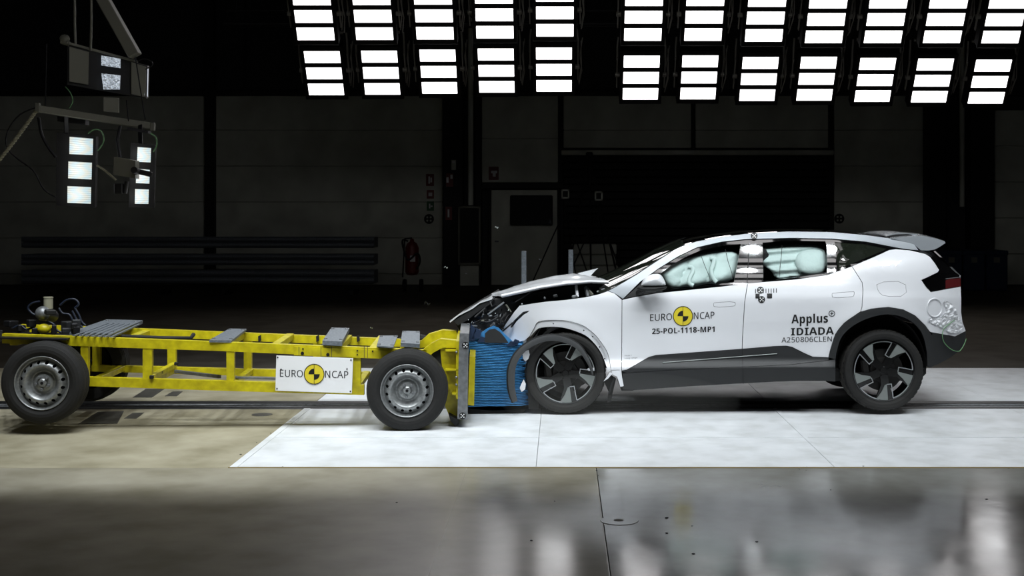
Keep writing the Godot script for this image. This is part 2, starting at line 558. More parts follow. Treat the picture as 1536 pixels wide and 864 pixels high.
# lettering as thin flat print that follows a surface
func letters(mb: MB, s: String, font: String, weight: int, x0: float, x1: float, ybase: float, cap: float, slope: float, map: Callable, toward := Vector3(0, 0, 1)):
	var f = SystemFont.new()
	f.font_names = PackedStringArray([font])
	f.font_weight = weight
	var tm = TextMesh.new()
	tm.font = f; tm.text = s; tm.font_size = 64; tm.depth = 0.0; tm.pixel_size = 0.01; tm.curve_step = 2.0
	var ar = tm.surface_get_arrays(0) if tm.get_surface_count() > 0 else tm.get_mesh_arrays()
	var vs = ar[Mesh.ARRAY_VERTEX]
	var lo = Vector3(1e9, 1e9, 0)
	var hi = Vector3(-1e9, -1e9, 0)
	for q in vs:
		lo = lo.min(q); hi = hi.max(q)
	# height of a capital, from the letter H
	var th = TextMesh.new()
	th.font = f; th.text = "H" + s; th.font_size = 64; th.depth = 0.0; th.pixel_size = 0.01
	var th2 = TextMesh.new()
	th2.font = f; th2.text = "H"; th2.font_size = 64; th2.depth = 0.0; th2.pixel_size = 0.01
	var hv = th2.surface_get_arrays(0)[Mesh.ARRAY_VERTEX]
	var hl = 1e9
	var hh = -1e9
	for q in hv:
		hl = min(hl, q.y); hh = max(hh, q.y)
	var ids = ar[Mesh.ARRAY_INDEX]
	if ids == null or ids.size() == 0: ids = PackedInt32Array(range(vs.size()))
	var base = mb.v.size()
	var pts = []
	for q in vs:
		var u = (q.x - lo.x) / (hi.x - lo.x)
		var px = lerp(x0, x1, u)
		var py = ybase - (q.y - hl) / (hh - hl) * cap + slope * (px - x0)
		mb.vert(map.call(px, py), toward)
	for k in range(0, ids.size(), 3): mb.tri_i(base + ids[k], base + ids[k + 1], base + ids[k + 2])
# the round yellow test emblem: disc, rim, cross lines and two dark quarters
func emblem_parts(parent: Node, x: float, y: float, r: float, map: Callable):
	var lift = func(o): return func(a, b): return map.call(a, b) + Vector3(0, 0, o)
	var m1 = MB.new(); cells(m1, circle(x, y, r, r, 40), [], 3.0, lift.call(0.003), Vector3(0, 0, 1), 0.002)
	var disc = part("emblem", m1, M.emblem, parent)
	var m2 = MB.new()
	cells(m2, circle(x, y, r * 1.03, r * 1.03, 40), [circle(x, y, r * 0.955, r * 0.955, 40)], 4.0, lift.call(0.0045))
	cells(m2, circle(x, y, r * 0.56, r * 0.56, 8, PI, PI * 1.5), [], 4.0, lift.call(0.0045))
	cells(m2, circle(x, y, r * 0.56, r * 0.56, 8, 0, PI * 0.5), [], 4.0, lift.call(0.0045))
	var w = r * 0.022
	cells(m2, poly([[x - w, y - r], [x + w, y - r], [x + w, y + r], [x - w, y + r]]), [], 4.0, lift.call(0.0045))
	part("emblem_print", m2, M.print, disc)
# a black and white measuring target
func target_on(parent: Node, nm: String, x: float, y: float, r: float, map: Callable) -> MeshInstance3D:
	var lift = func(o): return func(a, b): return map.call(a, b) + Vector3(0, 0, o)
	var m1 = MB.new(); cells(m1, circle(x, y, r, r, 20), [], 3.0, lift.call(0.004), Vector3(0, 0, 1), 0.003)
	var d = part(nm, m1, M.print, parent)
	var m2 = MB.new()
	for a in [PI * 0.25, PI * 0.75, PI * 1.25, PI * 1.75]:
		cells(m2, circle(x + cos(a) * r * 0.56, y + sin(a) * r * 0.56, r * 0.19, r * 0.19, 8), [], 3.0, lift.call(0.006))
	cells(m2, circle(x, y, r * 0.2, r * 0.2, 8), [], 3.0, lift.call(0.006))
	part("target_print", m2, M.white, d)
	return d

# ------------------------------------------------------------------ the scene
func _ready():
	make_materials()
	# camera, air, exposure
	var cam = Camera3D.new()
	cam.name = "camera"
	cam.projection = Camera3D.PROJECTION_FRUSTUM
	cam.near = 0.1; cam.far = 200.0
	cam.size = 0.1 * 864.0 / F
	cam.frustum_offset = Vector2((768.0 - VX) / F * 0.1, -(432.0 - VY) / F * 0.1)
	cam.position = CAM
	add_child(cam)
	cam.current = true
	var we = WorldEnvironment.new()
	we.name = "world_environment"
	var en = Environment.new()
	en.background_mode = Environment.BG_COLOR
	en.background_color = Color(0, 0, 0)
	en.tonemap_mode = Environment.TONE_MAPPER_LINEAR
	en.tonemap_exposure = 1.3
	en.volumetric_fog_enabled = true; en.volumetric_fog_density = 0.0
	en.sdfgi_enabled = true; en.ssao_enabled = true; en.ssil_enabled = true
	we.environment = en
	add_child(we)
	build_floodlights()
	build_hall()
	build_floor()
	build_car()
	build_trolley()
	build_rig()
	build_backdrop_things()
	build_dust()

func build_dust():
	# dust whirled up at the wheels
	for q in [[Vector3(0.55, 0.16, 0.25), Vector3(2.2, 0.55, 1.1), 0.10, "thin grey dust hanging at the front wheel and under the sill"], [Vector3(3.06, 0.06, 0.05), Vector3(0.7, 0.26, 0.5), 0.16, "wisp of smoke at the foot of the rear wheel"]]:
		var f = FogVolume.new()
		f.name = numbered("dust_cloud", self)
		f.shape = 0
		f.size = q[1]
		f.position = q[0]
		var fm = FogMaterial.new()
		fm.density = q[2]; fm.albedo = Color(0.8, 0.8, 0.78); fm.edge_fade = 0.5
		f.material = fm
		add_child(f, true)
		tag(f, q[3], "dust", "", "stuff")

# ------------------------------------------------------------------ floodlights
# One pod: a dark housing with three glowing faces one above another, tipped down over the crash area.
var pod_mb := {}
func make_pod(nm: String, label: String, group: String, at: Vector3, tilt_deg: float, toward: float, w := 0.652, energy := 1.0, cone := 30.0, aim := Vector3(9, 9, 9)) -> Node3D:
	var o = thing(nm, label, "floodlight", at, group)
	o.set_meta("local", true)
	var up = Vector3(0, cos(deg_to_rad(tilt_deg)), sin(deg_to_rad(tilt_deg)) * toward)
	var right = Vector3(toward, 0, 0)
	o.basis = Basis(right, up, right.cross(up))
	if pod_mb.is_empty():
		var pitch = 0.336
		var h = 0.245
		var a = MB.new()
		a.box(Vector3(0, 0, -0.10), Vector3(w + 0.13, pitch * 3 + 0.06, 0.16), Basis(), 0.012)
		for k in 4: a.box(Vector3(0, (k - 1.5) * pitch, 0.0), Vector3(w + 0.13, pitch - h, 0.06), Basis(), 0.006)
		for s in [-1, 1]: a.box(Vector3(s * (w * 0.5 + 0.033), 0, 0.0), Vector3(0.065, pitch * 3 + 0.06, 0.06), Basis(), 0.006)
		for k in 14: a.box(Vector3(-0.3 + k * 0.046, 0, -0.215), Vector3(0.012, pitch * 2.9, 0.09))
		pod_mb.housing = a.mesh()
		var f = MB.new()
		f.box(Vector3.ZERO, Vector3(w, h, 0.016), Basis(), 0.004)
		pod_mb.face = f.mesh()
		var b = MB.new()
		for s in [-1, 1]:
			var x = s * (w * 0.5 + 0.115)
			b.box(Vector3(x, 0.05, -0.10), Vector3(0.02, 0.62, 0.07), Basis(), 0.004)
			b.tube([Vector3(x, 0.30, -0.1), Vector3(x, 0.52, -0.2), Vector3(x * 0.96, 0.66, -0.32)], 0.02, 6)
			b.tube([Vector3(x - 0.05 * s, 0.0, -0.1), Vector3(x + 0.03 * s, 0.0, -0.1)], 0.045, 10)
		b.tube([Vector3(-w * 0.55, 0.66, -0.32), Vector3(w * 0.55, 0.66, -0.32)], 0.028, 8)
		b.tube([Vector3(0, 0.66, -0.32), Vector3(0, 0.66 + 0.40 * 0.827, -0.32 - 0.40 * 0.562)], 0.03, 6)
		pod_mb.yoke = b.mesh()
		var c = MB.new()
		var x1 = w * 0.5 + 0.14
		c.tube([Vector3(x1, -0.42, -0.2), Vector3(x1 + 0.05, -0.1, -0.14), Vector3(x1 + 0.01, 0.2, -0.18), Vector3(x1 + 0.06, 0.5, -0.3)], 0.011, 5)
		c.tube([Vector3(x1 - 0.01, -0.30, -0.05), Vector3(x1 + 0.04, 0.05, -0.05), Vector3(x1 + 0.03, 0.46, -0.26)], 0.009, 5)
		pod_mb.cable = c.mesh()
	for k in [["housing", pod_mb.housing, M.housing, Vector3.ZERO], ["yoke", pod_mb.yoke, M.pod_metal, Vector3.ZERO], ["cable", pod_mb.cable, M.pod_metal, Vector3.ZERO], ["lamp_face", pod_mb.face, M.lamp, Vector3(0, -0.336, 0.012)], ["lamp_face", pod_mb.face, M.lamp, Vector3(0, 0, 0.012)], ["lamp_face", pod_mb.face, M.lamp, Vector3(0, 0.336, 0.012)]]:
		var mi = MeshInstance3D.new()
		mi.name = numbered(k[0], o); mi.mesh = k[1]; mi.material_override = k[2]; mi.position = k[3]
		o.add_child(mi, true)
	if at.y > 5.9:
		if toward < 0.0:
			for c in o.get_children():
				if c.material_override == M.lamp: c.material_override = M.lamp_near
		var hm = MB.new()
		var inv = o.basis.inverse()
		hm.tube([Vector3(0, 0.64, -0.3), Vector3(0, 0.64, -0.3) + inv * Vector3(0, 9.495 - at.y - (o.basis * Vector3(0, 0.64, -0.3)).y, 0)], 0.02, 6)
		var hr = MeshInstance3D.new()
		hr.name = "hanger_rod"; hr.mesh = hm.mesh(); hr.material_override = M.bracket
		o.add_child(hr, true)
	if energy > 0.0:
		var l = SpotLight3D.new()
		l.name = "lamp_light"
		l.light_energy = energy; l.light_color = Color(0.955, 0.985, 1.0)
		l.spot_angle = cone; l.spot_angle_attenuation = 0.25 if toward < 0.0 else 1.0; l.spot_attenuation = 2.0; l.spot_range = 60.0
		l.light_size = 0.12 if toward < 0.0 else 0.3; l.shadow_enabled = true
		o.add_child(l)
		l.position = Vector3(0, 0, 0.06)
		if aim.y < 8.0: l.look_at_from_position(o.to_global(l.position), aim, Vector3(0.01, 0, 1))
	return o

func build_floodlights():
	# the two rows in view: pixel of the middle face of each pod; the rows step up and towards the camera
	var low = [[486.5, 109.3], [571.5, 108.6], [658, 107.0], [744.5, 105.4], [831, 104.0], [961.5, 116.0], [1048.5, 115.6], [1138, 118.0], [1224.5, 117.6], [1312.3, 119.4], [1398, 120.3], [1484, 122.0]]
	var high = [[470.5, 24.0], [559.5, 23.7], [651, 23.0], [741.6, 21.5], [832.3, 18.6], [965.2, 25.0], [1056.3, 25.0], [1148.2, 26.3], [1239, 28.5], [1328.4, 28.5], [1418, 28.5], [1506.5, 28.8]]
	var rank = ["leftmost", "second from the left", "third from the left", "fourth from the left", "fifth from the left", "sixth from the left", "seventh from the left", "eighth from the left", "ninth from the left", "fourth from the right end", "second before the right end", "rightmost"]
	rank[9] = "third from the right end"; rank[10] = "second from the right end"
	for i in 12:
		make_pod("floodlight", "white floodlight of three faces, %s in the lower overhead row" % rank[i], "floodlights of the lower row over the crash area", P(low[i][0], low[i][1], 12.2 - 24.0), 34.2, 1.0, 0.652, 0.16, 17.0, Vector3(-3 + i * 0.75, 0, -0.5))
	for i in 12:
		make_pod("floodlight", "white floodlight, %s in the upper overhead row cut by the frame" % rank[i], "floodlights of the upper row over the crash area", P(high[i][0], high[i][1], 12.2 - 22.7), 34.2, 1.0, 0.652, 0.16, 17.0, Vector3(-3 + i * 0.75, 0, -0.5))
	# the bank goes on upwards out of the frame, and a second bank over the camera's side faces it: both show in the paint and the glass
	for k in 2:
		for i in 12:
			make_pod("floodlight", ["white floodlight of the first overhead row above the frame, behind the car", "white floodlight of the second overhead row above the frame, behind the car"][k], "overhead floodlights above the frame", Vector3((low[i][0] - VX) / F * 24.0, 6.02 + k * 0.77, -9.2 + k * 1.3), 34.2 + k * 3.0, 1.0, 0.652, 0.2, 20.0, Vector3(-3 + i * 0.7, 0, -1.2))
	for r in 3:
		for i in 11:
			make_pod("floodlight", "white floodlight over the camera's side of the car, above the frame", "floodlights over the near side of the car", Vector3(-4.7 + i * 1.05, 6.75 - r * 0.12, 2.1 + r * 1.2), 38.0 - r * 3, -1.0, 0.652, 4.4 if i < 4 else 2.7, 27.5, Vector3(-4.5 + i * 0.88, 0.0, 0.22))
	# trusses that carry the rows
	for k in 2:
		var m = MB.new()
		var y = [5.32, 6.22][k]
		var z = [-11.69, -10.39][k]
		for j in 8:
			m.tube([Vector3(-6.0 + j * 2.15, y, z - 0.15), Vector3(-6.0 + j * 2.15, 9.495, z - 0.15)], 0.02, 6)
		for q in [[0, 0], [0.3, 0.0], [0.15, 0.26]]:
			m.tube([Vector3(-6.2, y + q[1], z - q[0]), Vector3(9.2, y + q[1], z - q[0])], 0.036, 8)
		for j in 30:
			var x = -6.1 + j * 0.51
			m.tube([Vector3(x, y, z), Vector3(x + 0.25, y + 0.26, z - 0.15), Vector3(x + 0.5, y, z - 0.3)], 0.012, 4)
		solo("lighting_truss", m, M.bracket, ["dark lattice truss above the lower row of floodlights", "dark lattice truss above the upper row of floodlights"][k], "truss")

# ------------------------------------------------------------------ the hall
func wb(m: MB, x0: float, y0: float, x1: float, y1: float, zf: float, t: float, ch := 0.0):
	# a box whose front face covers these pixels at the depth zf
	var a = P(x0, y0, zf)
	var b = P(x1, y1, zf)
	m.box(Vector3((a.x + b.x) / 2, (a.y + b.y) / 2, zf - t / 2), Vector3(abs(b.x - a.x), abs(a.y - b.y), t), Basis(), ch)
func wall_panels(parent: Node, x0: float, x1: float, y0: float, y1: float, h: float, zf: float, mm: Material):
	var y = y0
	while y < y1 - 2:
		var e = min(y + h, y1)
		var m = MB.new()
		wb(m, x0 + 0.2, y + 0.25, x1 - 0.2, e - 0.25, zf, 0.08, 0.015)
		structure("wall_panel", m, mm, parent)
		y = e
func build_hall():
	var wz = WALLZ
	var m = MB.new()
	m.box(Vector3(-1, 4.75, wz - 0.35), Vector3(34.6, 9.5, 0.3))
	var back = structure("wall_back", m, M.wall_dark)
	var zp = wz - 0.1
	# cladding panels in horizontal courses
	wall_panels(back, -60, 306, 141, 430, 54, zp, M.wall)
	wall_panels(back, 322, 664, 141, 428, 54, zp, M.wall)
	wall_panels(back, 722, 838, 141, 274, 67, zp, M.wall)
	wall_panels(back, 845, 1037, 141, 222, 54, zp, M.wall)
	wall_panels(back, 1043, 1243, 141, 222, 54, zp, M.wall)
	wall_panels(back, 1251, 1390, 141, 430, 54, zp, M.wall)
	wall_panels(back, 1492, 1640, 165, 430, 54, zp, M.wall)
	# plain dark upper band of the wall, in long sheets
	for k in 4:
		m = MB.new()
		wb(m, -60 + k * 430, -60, 366 + k * 430, 138, zp, 0.06, 0.01)
		structure("wall_sheet", m, M.wall_dark, back)
	# steel columns and rails
	for q in [[307, 321, -60, 432, 0.25], [664, 694, -60, 432, 0.45], [713, 722, 141, 432, 0.3], [1390, 1420, -60, 432, 0.4], [1456, 1492, -60, 432, 0.4], [837, 845, 141, 275, 0.12], [1037, 1043, 141, 224, 0.1], [1243, 1251, 141, 350, 0.12]]:
		m = MB.new()
		wb(m, q[0], q[2], q[1], q[3], wz + q[4] - 0.15, q[4] + 0.1, 0.02)
		structure("column", m, M.column, back)
	m = MB.new(); wb(m, -60, 136, 1640, 143, wz + 0.1, 0.25, 0.02); structure("wall_beam", m, M.column, back)
	m = MB.new(); wb(m, 722, 274, 845, 283, wz + 0.1, 0.2, 0.02); structure("door_lintel", m, M.column, back)
	# dark roller shutter of long slats under a pale guide rail
	for k in 18:
		m = MB.new()
		wb(m, 845, 233 + k * 11, 1250, 243.2 + k * 11, wz - 0.06, 0.06, 0.02)
		structure("shutter_slat", m, M.shutter, back)
	m = MB.new(); wb(m, 842, 225, 1251, 232.5, wz + 0.12, 0.3, 0.02); structure("shutter_rail", m, M.wall, back, "pale shutter rail")
	# pale service pipe on the column
	m = MB.new(); m.tube([P(706, -40, wz + 0.3), P(706, 308, wz + 0.3)], 0.07, 10); structure("pipe", m, M.wall, back)
	m = MB.new(); m.tube([P(1443, -40, wz + 0.35), P(1443, 310, wz + 0.35)], 0.06, 10); structure("pipe", m, M.wall, back)
	# the door leaf
	m = MB.new(); wb(m, 737, 285, 836, 432, wz + 0.02, 0.1, 0.01)
	var door = structure("door_1", m, M.wall)
	m = MB.new(); m.tube([P(742, 362, wz + 0.09), P(748, 362, wz + 0.09)], 0.02, 8); structure("door_handle", m, M.steel, door)
	m = MB.new()
	for q in [[733, 283, 737, 432], [836, 283, 840, 432]]: wb(m, q[0], q[1], q[2], q[3], wz + 0.05, 0.1, 0.01)
	structure("door_frame", m, M.column, door)
	# other walls and the roof: thick, closed
	m = MB.new(); m.box(Vector3(-17.2, 4.75, -1.5), Vector3(0.3, 9.5, 38.6)); structure("wall_left", m, M.wall_side)
	m = MB.new(); m.box(Vector3(15.2, 4.75, -1.5), Vector3(0.3, 9.5, 38.6)); structure("wall_right", m, M.wall_side)
	m = MB.new(); m.box(Vector3(-1, 4.75, 17.65), Vector3(34.6, 9.5, 0.3)); structure("wall_front", m, M.wall_side)
	m = MB.new(); m.box(Vector3(-1, 9.65, -1.5), Vector3(34.6, 0.3, 38.6)); structure("ceiling", m, M.ceiling)

func build_floor():
	# concrete slabs with a joint running towards the camera; white steel plates round the impact point
	var zn = 2.44
	var m = MB.new()
	m.box(Vector3(-1, -0.25, -1.5), Vector3(34.6, 0.3, 38.6))
	var fl = structure("floor", m, M.joint)
	var slab = func(nm, x0, x1, z0, z1, mm, top = 0.0, ch = 0.006):
		var q = MB.new()
		q.box(Vector3((x0 + x1) / 2, top - 0.05, (z0 + z1) / 2), Vector3(x1 - x0, 0.1, z1 - z0), Basis(), ch)
		return structure(nm, q, mm, fl)
	var g = 0.003
	slab.call("floor_slab", -17.3, 0.262 - g, zn + g, 17.8, M.floor_left, 0.0, 0.0)      # its coating is worn dull towards the left
	slab.call("floor_slab", 0.262 + g, 15.3, zn + g, 17.8, M.floor, 0.0, 0.0)
	slab.call("floor_slab", -17.3, -2.47 - g, -0.40, zn, M.floor_worn)
	slab.call("floor_slab", -17.3, -2.47 - g, -3.6 - g, -0.90, M.floor_worn)
	slab.call("floor_slab", -17.3, 15.3, -20.8, -3.6 - g * 3, M.floor_unlit)  # coloured dark as floor that the lamps leave unlit
	var xs = [-2.46, -0.19, 2.07, 4.34, 6.6, 8.86, 11.1, 15.3]
	for i in xs.size() - 1:
		for zz in [[1.175, zn - 0.012], [-0.40, 1.165], [-2.2, -0.90], [-3.58, -2.21]]:
			slab.call("floor_plate", xs[i] + 0.0015, xs[i + 1] - 0.0015, zz[0], zz[1], M.plate, 0.004, 0.0025)
	# pale strips over the seams, the yellow edge line
	for q in [[-2.49, -2.43, -0.4, zn], [2.05, 2.085, -0.4, zn]]:
		var s = MB.new(); s.box(Vector3((q[0] + q[1]) / 2, 0.006, (q[2] + q[3]) / 2), Vector3(q[1] - q[0], 0.006, q[3] - q[2]), Basis(), 0.002); structure("cover_strip", s, M.plate, fl)
	var s2 = MB.new(); s2.box(Vector3(1.2, 0.0065, 1.17), Vector3(7.3, 0.006, 0.016), Basis(), 0.002); structure("cover_strip", s2, M.plate, fl)
	var yl = MB.new(); yl.box(Vector3(6.4, 0.002, zn - 0.004), Vector3(17.8, 0.008, 0.016), Basis(), 0.002); structure("edge_line", yl, M.line_yellow, fl)
	# the guide track for the test vehicles
	for q in [[-0.52, -0.40], [-0.90, -0.74]]:
		var t = MB.new(); t.box(Vector3(-1, -0.045, (q[0] + q[1]) / 2), Vector3(32.6, 0.1, q[1] - q[0]), Basis(), 0.006); structure("track_plate", t, M.track, fl)
	for q in [-0.57, -0.69]:
		var t = MB.new(); t.box(Vector3(-1, -0.01, q), Vector3(32.6, 0.03, 0.025), Basis(), 0.004); structure("track_rail", t, M.steel, fl)
	# steel covers let into the concrete on the left, a round cover by the joint
	var cover = func(pts, mm, r0 = 0.003):
		var q = MB.new()
		var a = []
		for p in pts: a.append(G(p[0], p[1], r0))
		q.prism(a, Vector3(0, -0.01, 0))
		structure("floor_cover", q, mm, fl)
	cover.call([[117, 636], [147, 617.5], [186, 616.5], [176, 635]], M.stain)
	cover.call([[186, 627.5], [199, 619], [216, 618.8], [205, 627.5]], M.stain)
	cover.call([[199, 596], [219, 583], [247, 583], [228, 596]], M.stain)
	cover.call([[247, 594], [259, 587], [274, 587], [265, 594]], M.stain)
	var d = MB.new()
	d.lathe([Vector2(0.001, 0.003), Vector2(0.095, 0.003), Vector2(0.1, -0.004)], G(393, 622, 0.0), Basis(Vector3.RIGHT, Vector3(0, 0, -1), Vector3.UP), 28)
	structure("drain_cover", d, M.stain, fl)
	d = MB.new()
	d.lathe([Vector2(0.001, 0.003), Vector2(0.118, 0.003), Vector2(0.122, -0.004)], G(929, 781, 0.0), Basis(Vector3.RIGHT, Vector3(0, 0, -1), Vector3.UP), 36)
	var mc = structure("drain_cover", d, M.floor, fl)
	d = MB.new()
	d.lathe([Vector2(0.001, 0.004), Vector2(0.03, 0.004), Vector2(0.031, 0.0)], G(928, 781, 0.0), Basis(Vector3.RIGHT, Vector3(0, 0, -1), Vector3.UP), 20)
	structure("key_hole", d, M.joint, mc)

# ------------------------------------------------------------------ the car
const ZV := [[340, -0.40], [347, -0.36], [360, -0.30], [380, -0.215], [400, -0.135], [425, -0.05], [437, -0.02], [448, 0.0], [465, -0.004], [480, -0.014], [500, -0.036], [516, -0.046], [532, -0.048], [540, -0.042], [552, 0.0], [557, -0.004], [572, -0.03], [590, -0.085], [620, -0.12]]
const ZH := [[340, -0.40], [352, -0.34], [365, -0.27], [374, -0.21], [390, -0.105], [404, -0.06], [420, -0.035], [437, -0.015], [448, 0.0], [465, -0.004], [480, -0.014], [500, -0.036], [516, -0.046], [532, -0.05], [552, -0.06], [620, -0.1]]
func zs(px: float, py: float) -> float:
	var z = crv(ZV, py)
	if px > 1250.0: z = lerp(z, crv(ZH, py), smoothstep(1250.0, 1320.0, px))
	if px < 870.0: z -= 0.30 * pow((870.0 - px) / 120.0, 2.2)
	if px > 1335.0: z -= 0.30 * pow((px - 1335.0) / 106.0, 2.0)
	var r = Vector2(px - 1326, py - 556).length()
	z += 0.035 * exp(-pow((r - 86) / 20.0, 2))
	r = Vector2(px - 848, py - 562).length()
	z += 0.018 * exp(-pow((r - 76) / 18.0, 2))
	return z
func S(off: float) -> Callable:
	return func(x, y): return P(x, y, zs(x, y) + off)
var car: Node3D
var far_side := {}
func panel(nm: String, p: PackedVector2Array, mm: Material, off := 0.0, holes := [], gap := 0.45, thick := 0.02, cs := 5.0, label := "", mirror := true) -> MeshInstance3D:
	var m = MB.new()
	cells(m, inset(p, gap) if gap > 0.0 else p, holes, cs, S(off), Vector3(0, 0, 1), thick)
	if mirror:
		if not far_side.has(mm): far_side[mm] = MB.new()
		far_side[mm].add(m.mirrored(-CARW))
	return part(nm, m, mm, car, label)

const RAIL_UP := [[912, 436.5], [927, 428.4], [954.7, 412], [982, 393.8], [1009, 376.5], [1027.6, 367.4], [1045.8, 361.9], [1082, 355.5], [1118.7, 350.6], [1180, 347], [1247, 347.8], [1299, 352.4], [1336, 357.5], [1371.5, 366.3]]
const RAIL_LOW := [[1378, 375.3], [1365, 374.6], [1347, 371.9], [1299, 362.6], [1247, 358.1], [1188, 357], [1118.7, 358.8], [1082, 362.8], [1045.8, 371], [1018.5, 383.8], [987.5, 403], [960, 423], [934.5, 448.5]]
const BELT := [[1343.7, 373.6], [1334, 374.8], [1311, 385.3], [1278, 399.3], [1240.6, 412.3], [1193.7, 418.9], [1142, 423], [1121.5, 425], [1082, 429.6], [1036.7, 434.3], [986, 439.5], [954, 445]]

func spoke_wheel(nm: String, cx: float, cy: float, z: float, rt: float, turn: float, label: String):
	# tyre with tread, alloy rim of five dark spokes with pale inserts
	var o = P(cx, cy, z)
	var b = Basis(Vector3.RIGHT, Vector3.DOWN, Vector3.FORWARD) # local y down the picture, local z away from the viewer
	var R = rt * 0.752
	var m = MB.new()
	var prof = [Vector2(R * 1.0, 0.012), Vector2(R * 1.03, 0.0), Vector2(R * 1.1, -0.012), Vector2(rt * 0.90, -0.016), Vector2(rt * 0.945, -0.012), Vector2(rt * 0.952, -0.008), Vector2(rt * 0.975, 0.006), Vector2(rt * 0.99, 0.022), Vector2(rt * 0.997, 0.045)]
	for k in 5:
		var zc = 0.06 + k * 0.036
		prof.append_array([Vector2(rt, zc), Vector2(rt, zc + 0.024), Vector2(rt - 0.008, zc + 0.026), Vector2(rt - 0.008, zc + 0.034)])
	prof.append_array([Vector2(rt * 0.995, 0.245), Vector2(rt * 0.96, 0.27), Vector2(rt * 0.88, 0.285), Vector2(R, 0.25)])
	m.lathe(prof.slice(0, 8), o, b, 144, false, func(k, j): return -0.006 if (k >= 5 and j % 2 == 0) else 0.0)
	m.lathe(prof.slice(prof.size() - 3), o, b, 72)
	var tyre = part(nm, m, M.tyre, car, label)
	m = MB.new()
	m.lathe(prof.slice(7, prof.size() - 2), o, b, 144, false, func(k, j): return -0.006 if j % 3 == 0 else 0.0)
	part("tread", m, M.tread, tyre, "tread coloured paler as if lit")
	# barrel and rim edge
	m = MB.new()
	m.lathe([Vector2(R * 1.005, 0.002), Vector2(R * 0.965, 0.0), Vector2(R * 0.95, 0.012), Vector2(R * 0.93, 0.05), Vector2(R * 0.9, 0.2)], o, b, 72)
	part("rim", m, M.alloy_dark, tyre)
	var pl = func(mbx, pts, z0, th):
		var a = []
		for q in pts: a.append(o + b * Vector3(q.x, q.y, z0))
		mbx.prism(a, b * Vector3(0, 0, th))
	var arms = MB.new()
	var lines = MB.new()
	for k in 5:
		var a0 = turn + k * TAU / 5.0
		var rot = Transform2D(a0, Vector2.ZERO)   # spoke along local x
		var t = func(l): 
			var q = []
			for e in l: q.append(rot * (Vector2(e[0], e[1]) * R))
			return q
		# dark arm from hub to rim
		pl.call(arms, t.call([[0.1, -0.13], [0.42, -0.15], [0.93, -0.27], [0.965, -0.1], [0.965, 0.14], [0.91, 0.31], [0.46, 0.10], [0.1, 0.12]]), 0.016, 0.035)
		# pale wedge, its straight side beside the slot
		var w = MB.new()
		var tip = [[0.46, -0.075], [0.955, -0.075], [0.957, 0.0], [0.943, 0.14], [0.905, 0.30], [0.69, 0.115], [0.47, -0.01]]
		pl.call(w, t.call(tip), 0.004, 0.014)
		part("spoke_insert", w, M.alloy, tyre)
		# thin bright line round the slot and along the rim
		pl.call(lines, t.call([[0.445, -0.235], [0.90, -0.26], [0.90, -0.237], [0.467, -0.212], [0.467, -0.075], [0.445, -0.075]]), 0.006, 0.012)
		var arc = []
		for i in 17:
			var aa = -asin(0.26) - (TAU / 5.0 - asin(0.26) - 0.25) * i / 16.0
			arc.append([cos(aa) * 0.955, sin(aa) * 0.955])
		for i in 17:
			var aa = -asin(0.26) - (TAU / 5.0 - asin(0.26) - 0.25) * (16 - i) / 16.0
			arc.append([cos(aa) * 0.93, sin(aa) * 0.93])
		pl.call(lines, t.call(arc), 0.004, 0.012)
		part("bright_line", lines, M.lip, tyre)
		lines = MB.new()
	part("spokes", arms, M.alloy_dark, tyre)
	m = MB.new()
	m.lathe([Vector2(0.001, 0.004), Vector2(R * 0.10, 0.004), Vector2(R * 0.115, 0.01), Vector2(R * 0.13, 0.03), Vector2(R * 0.2, 0.03), Vector2(R * 0.22, 0.045)], o, b, 32)
	for k in 5:
		var a = turn + (k + 0.5) * TAU / 5
		m.tube([o + b * Vector3(cos(a) * R * 0.165, sin(a) * R * 0.165, 0.018), o + b * Vector3(cos(a) * R * 0.165, sin(a) * R * 0.165, 0.04)], 0.01, 8)
	part("hub_cap", m, M.alloy_dark, tyre)
	m = MB.new()
	m.lathe([Vector2(R * 0.2, 0.05), Vector2(R * 0.40, 0.05), Vector2(R * 0.42, 0.075), Vector2(R * 0.68, 0.075), Vector2(R * 0.69, 0.10)], o, b, 48)
	part("brake_disc", m, M.disc, tyre)
	m = MB.new()
	m.box(o + b * Vector3(-R * 0.55, -R * 0.1, 0.07), Vector3(R * 0.26, R * 0.55, 0.05), Basis(Vector3(0, 0, 1), 0.15), 0.02)
	part("brake_caliper", m, M.disc, tyre)

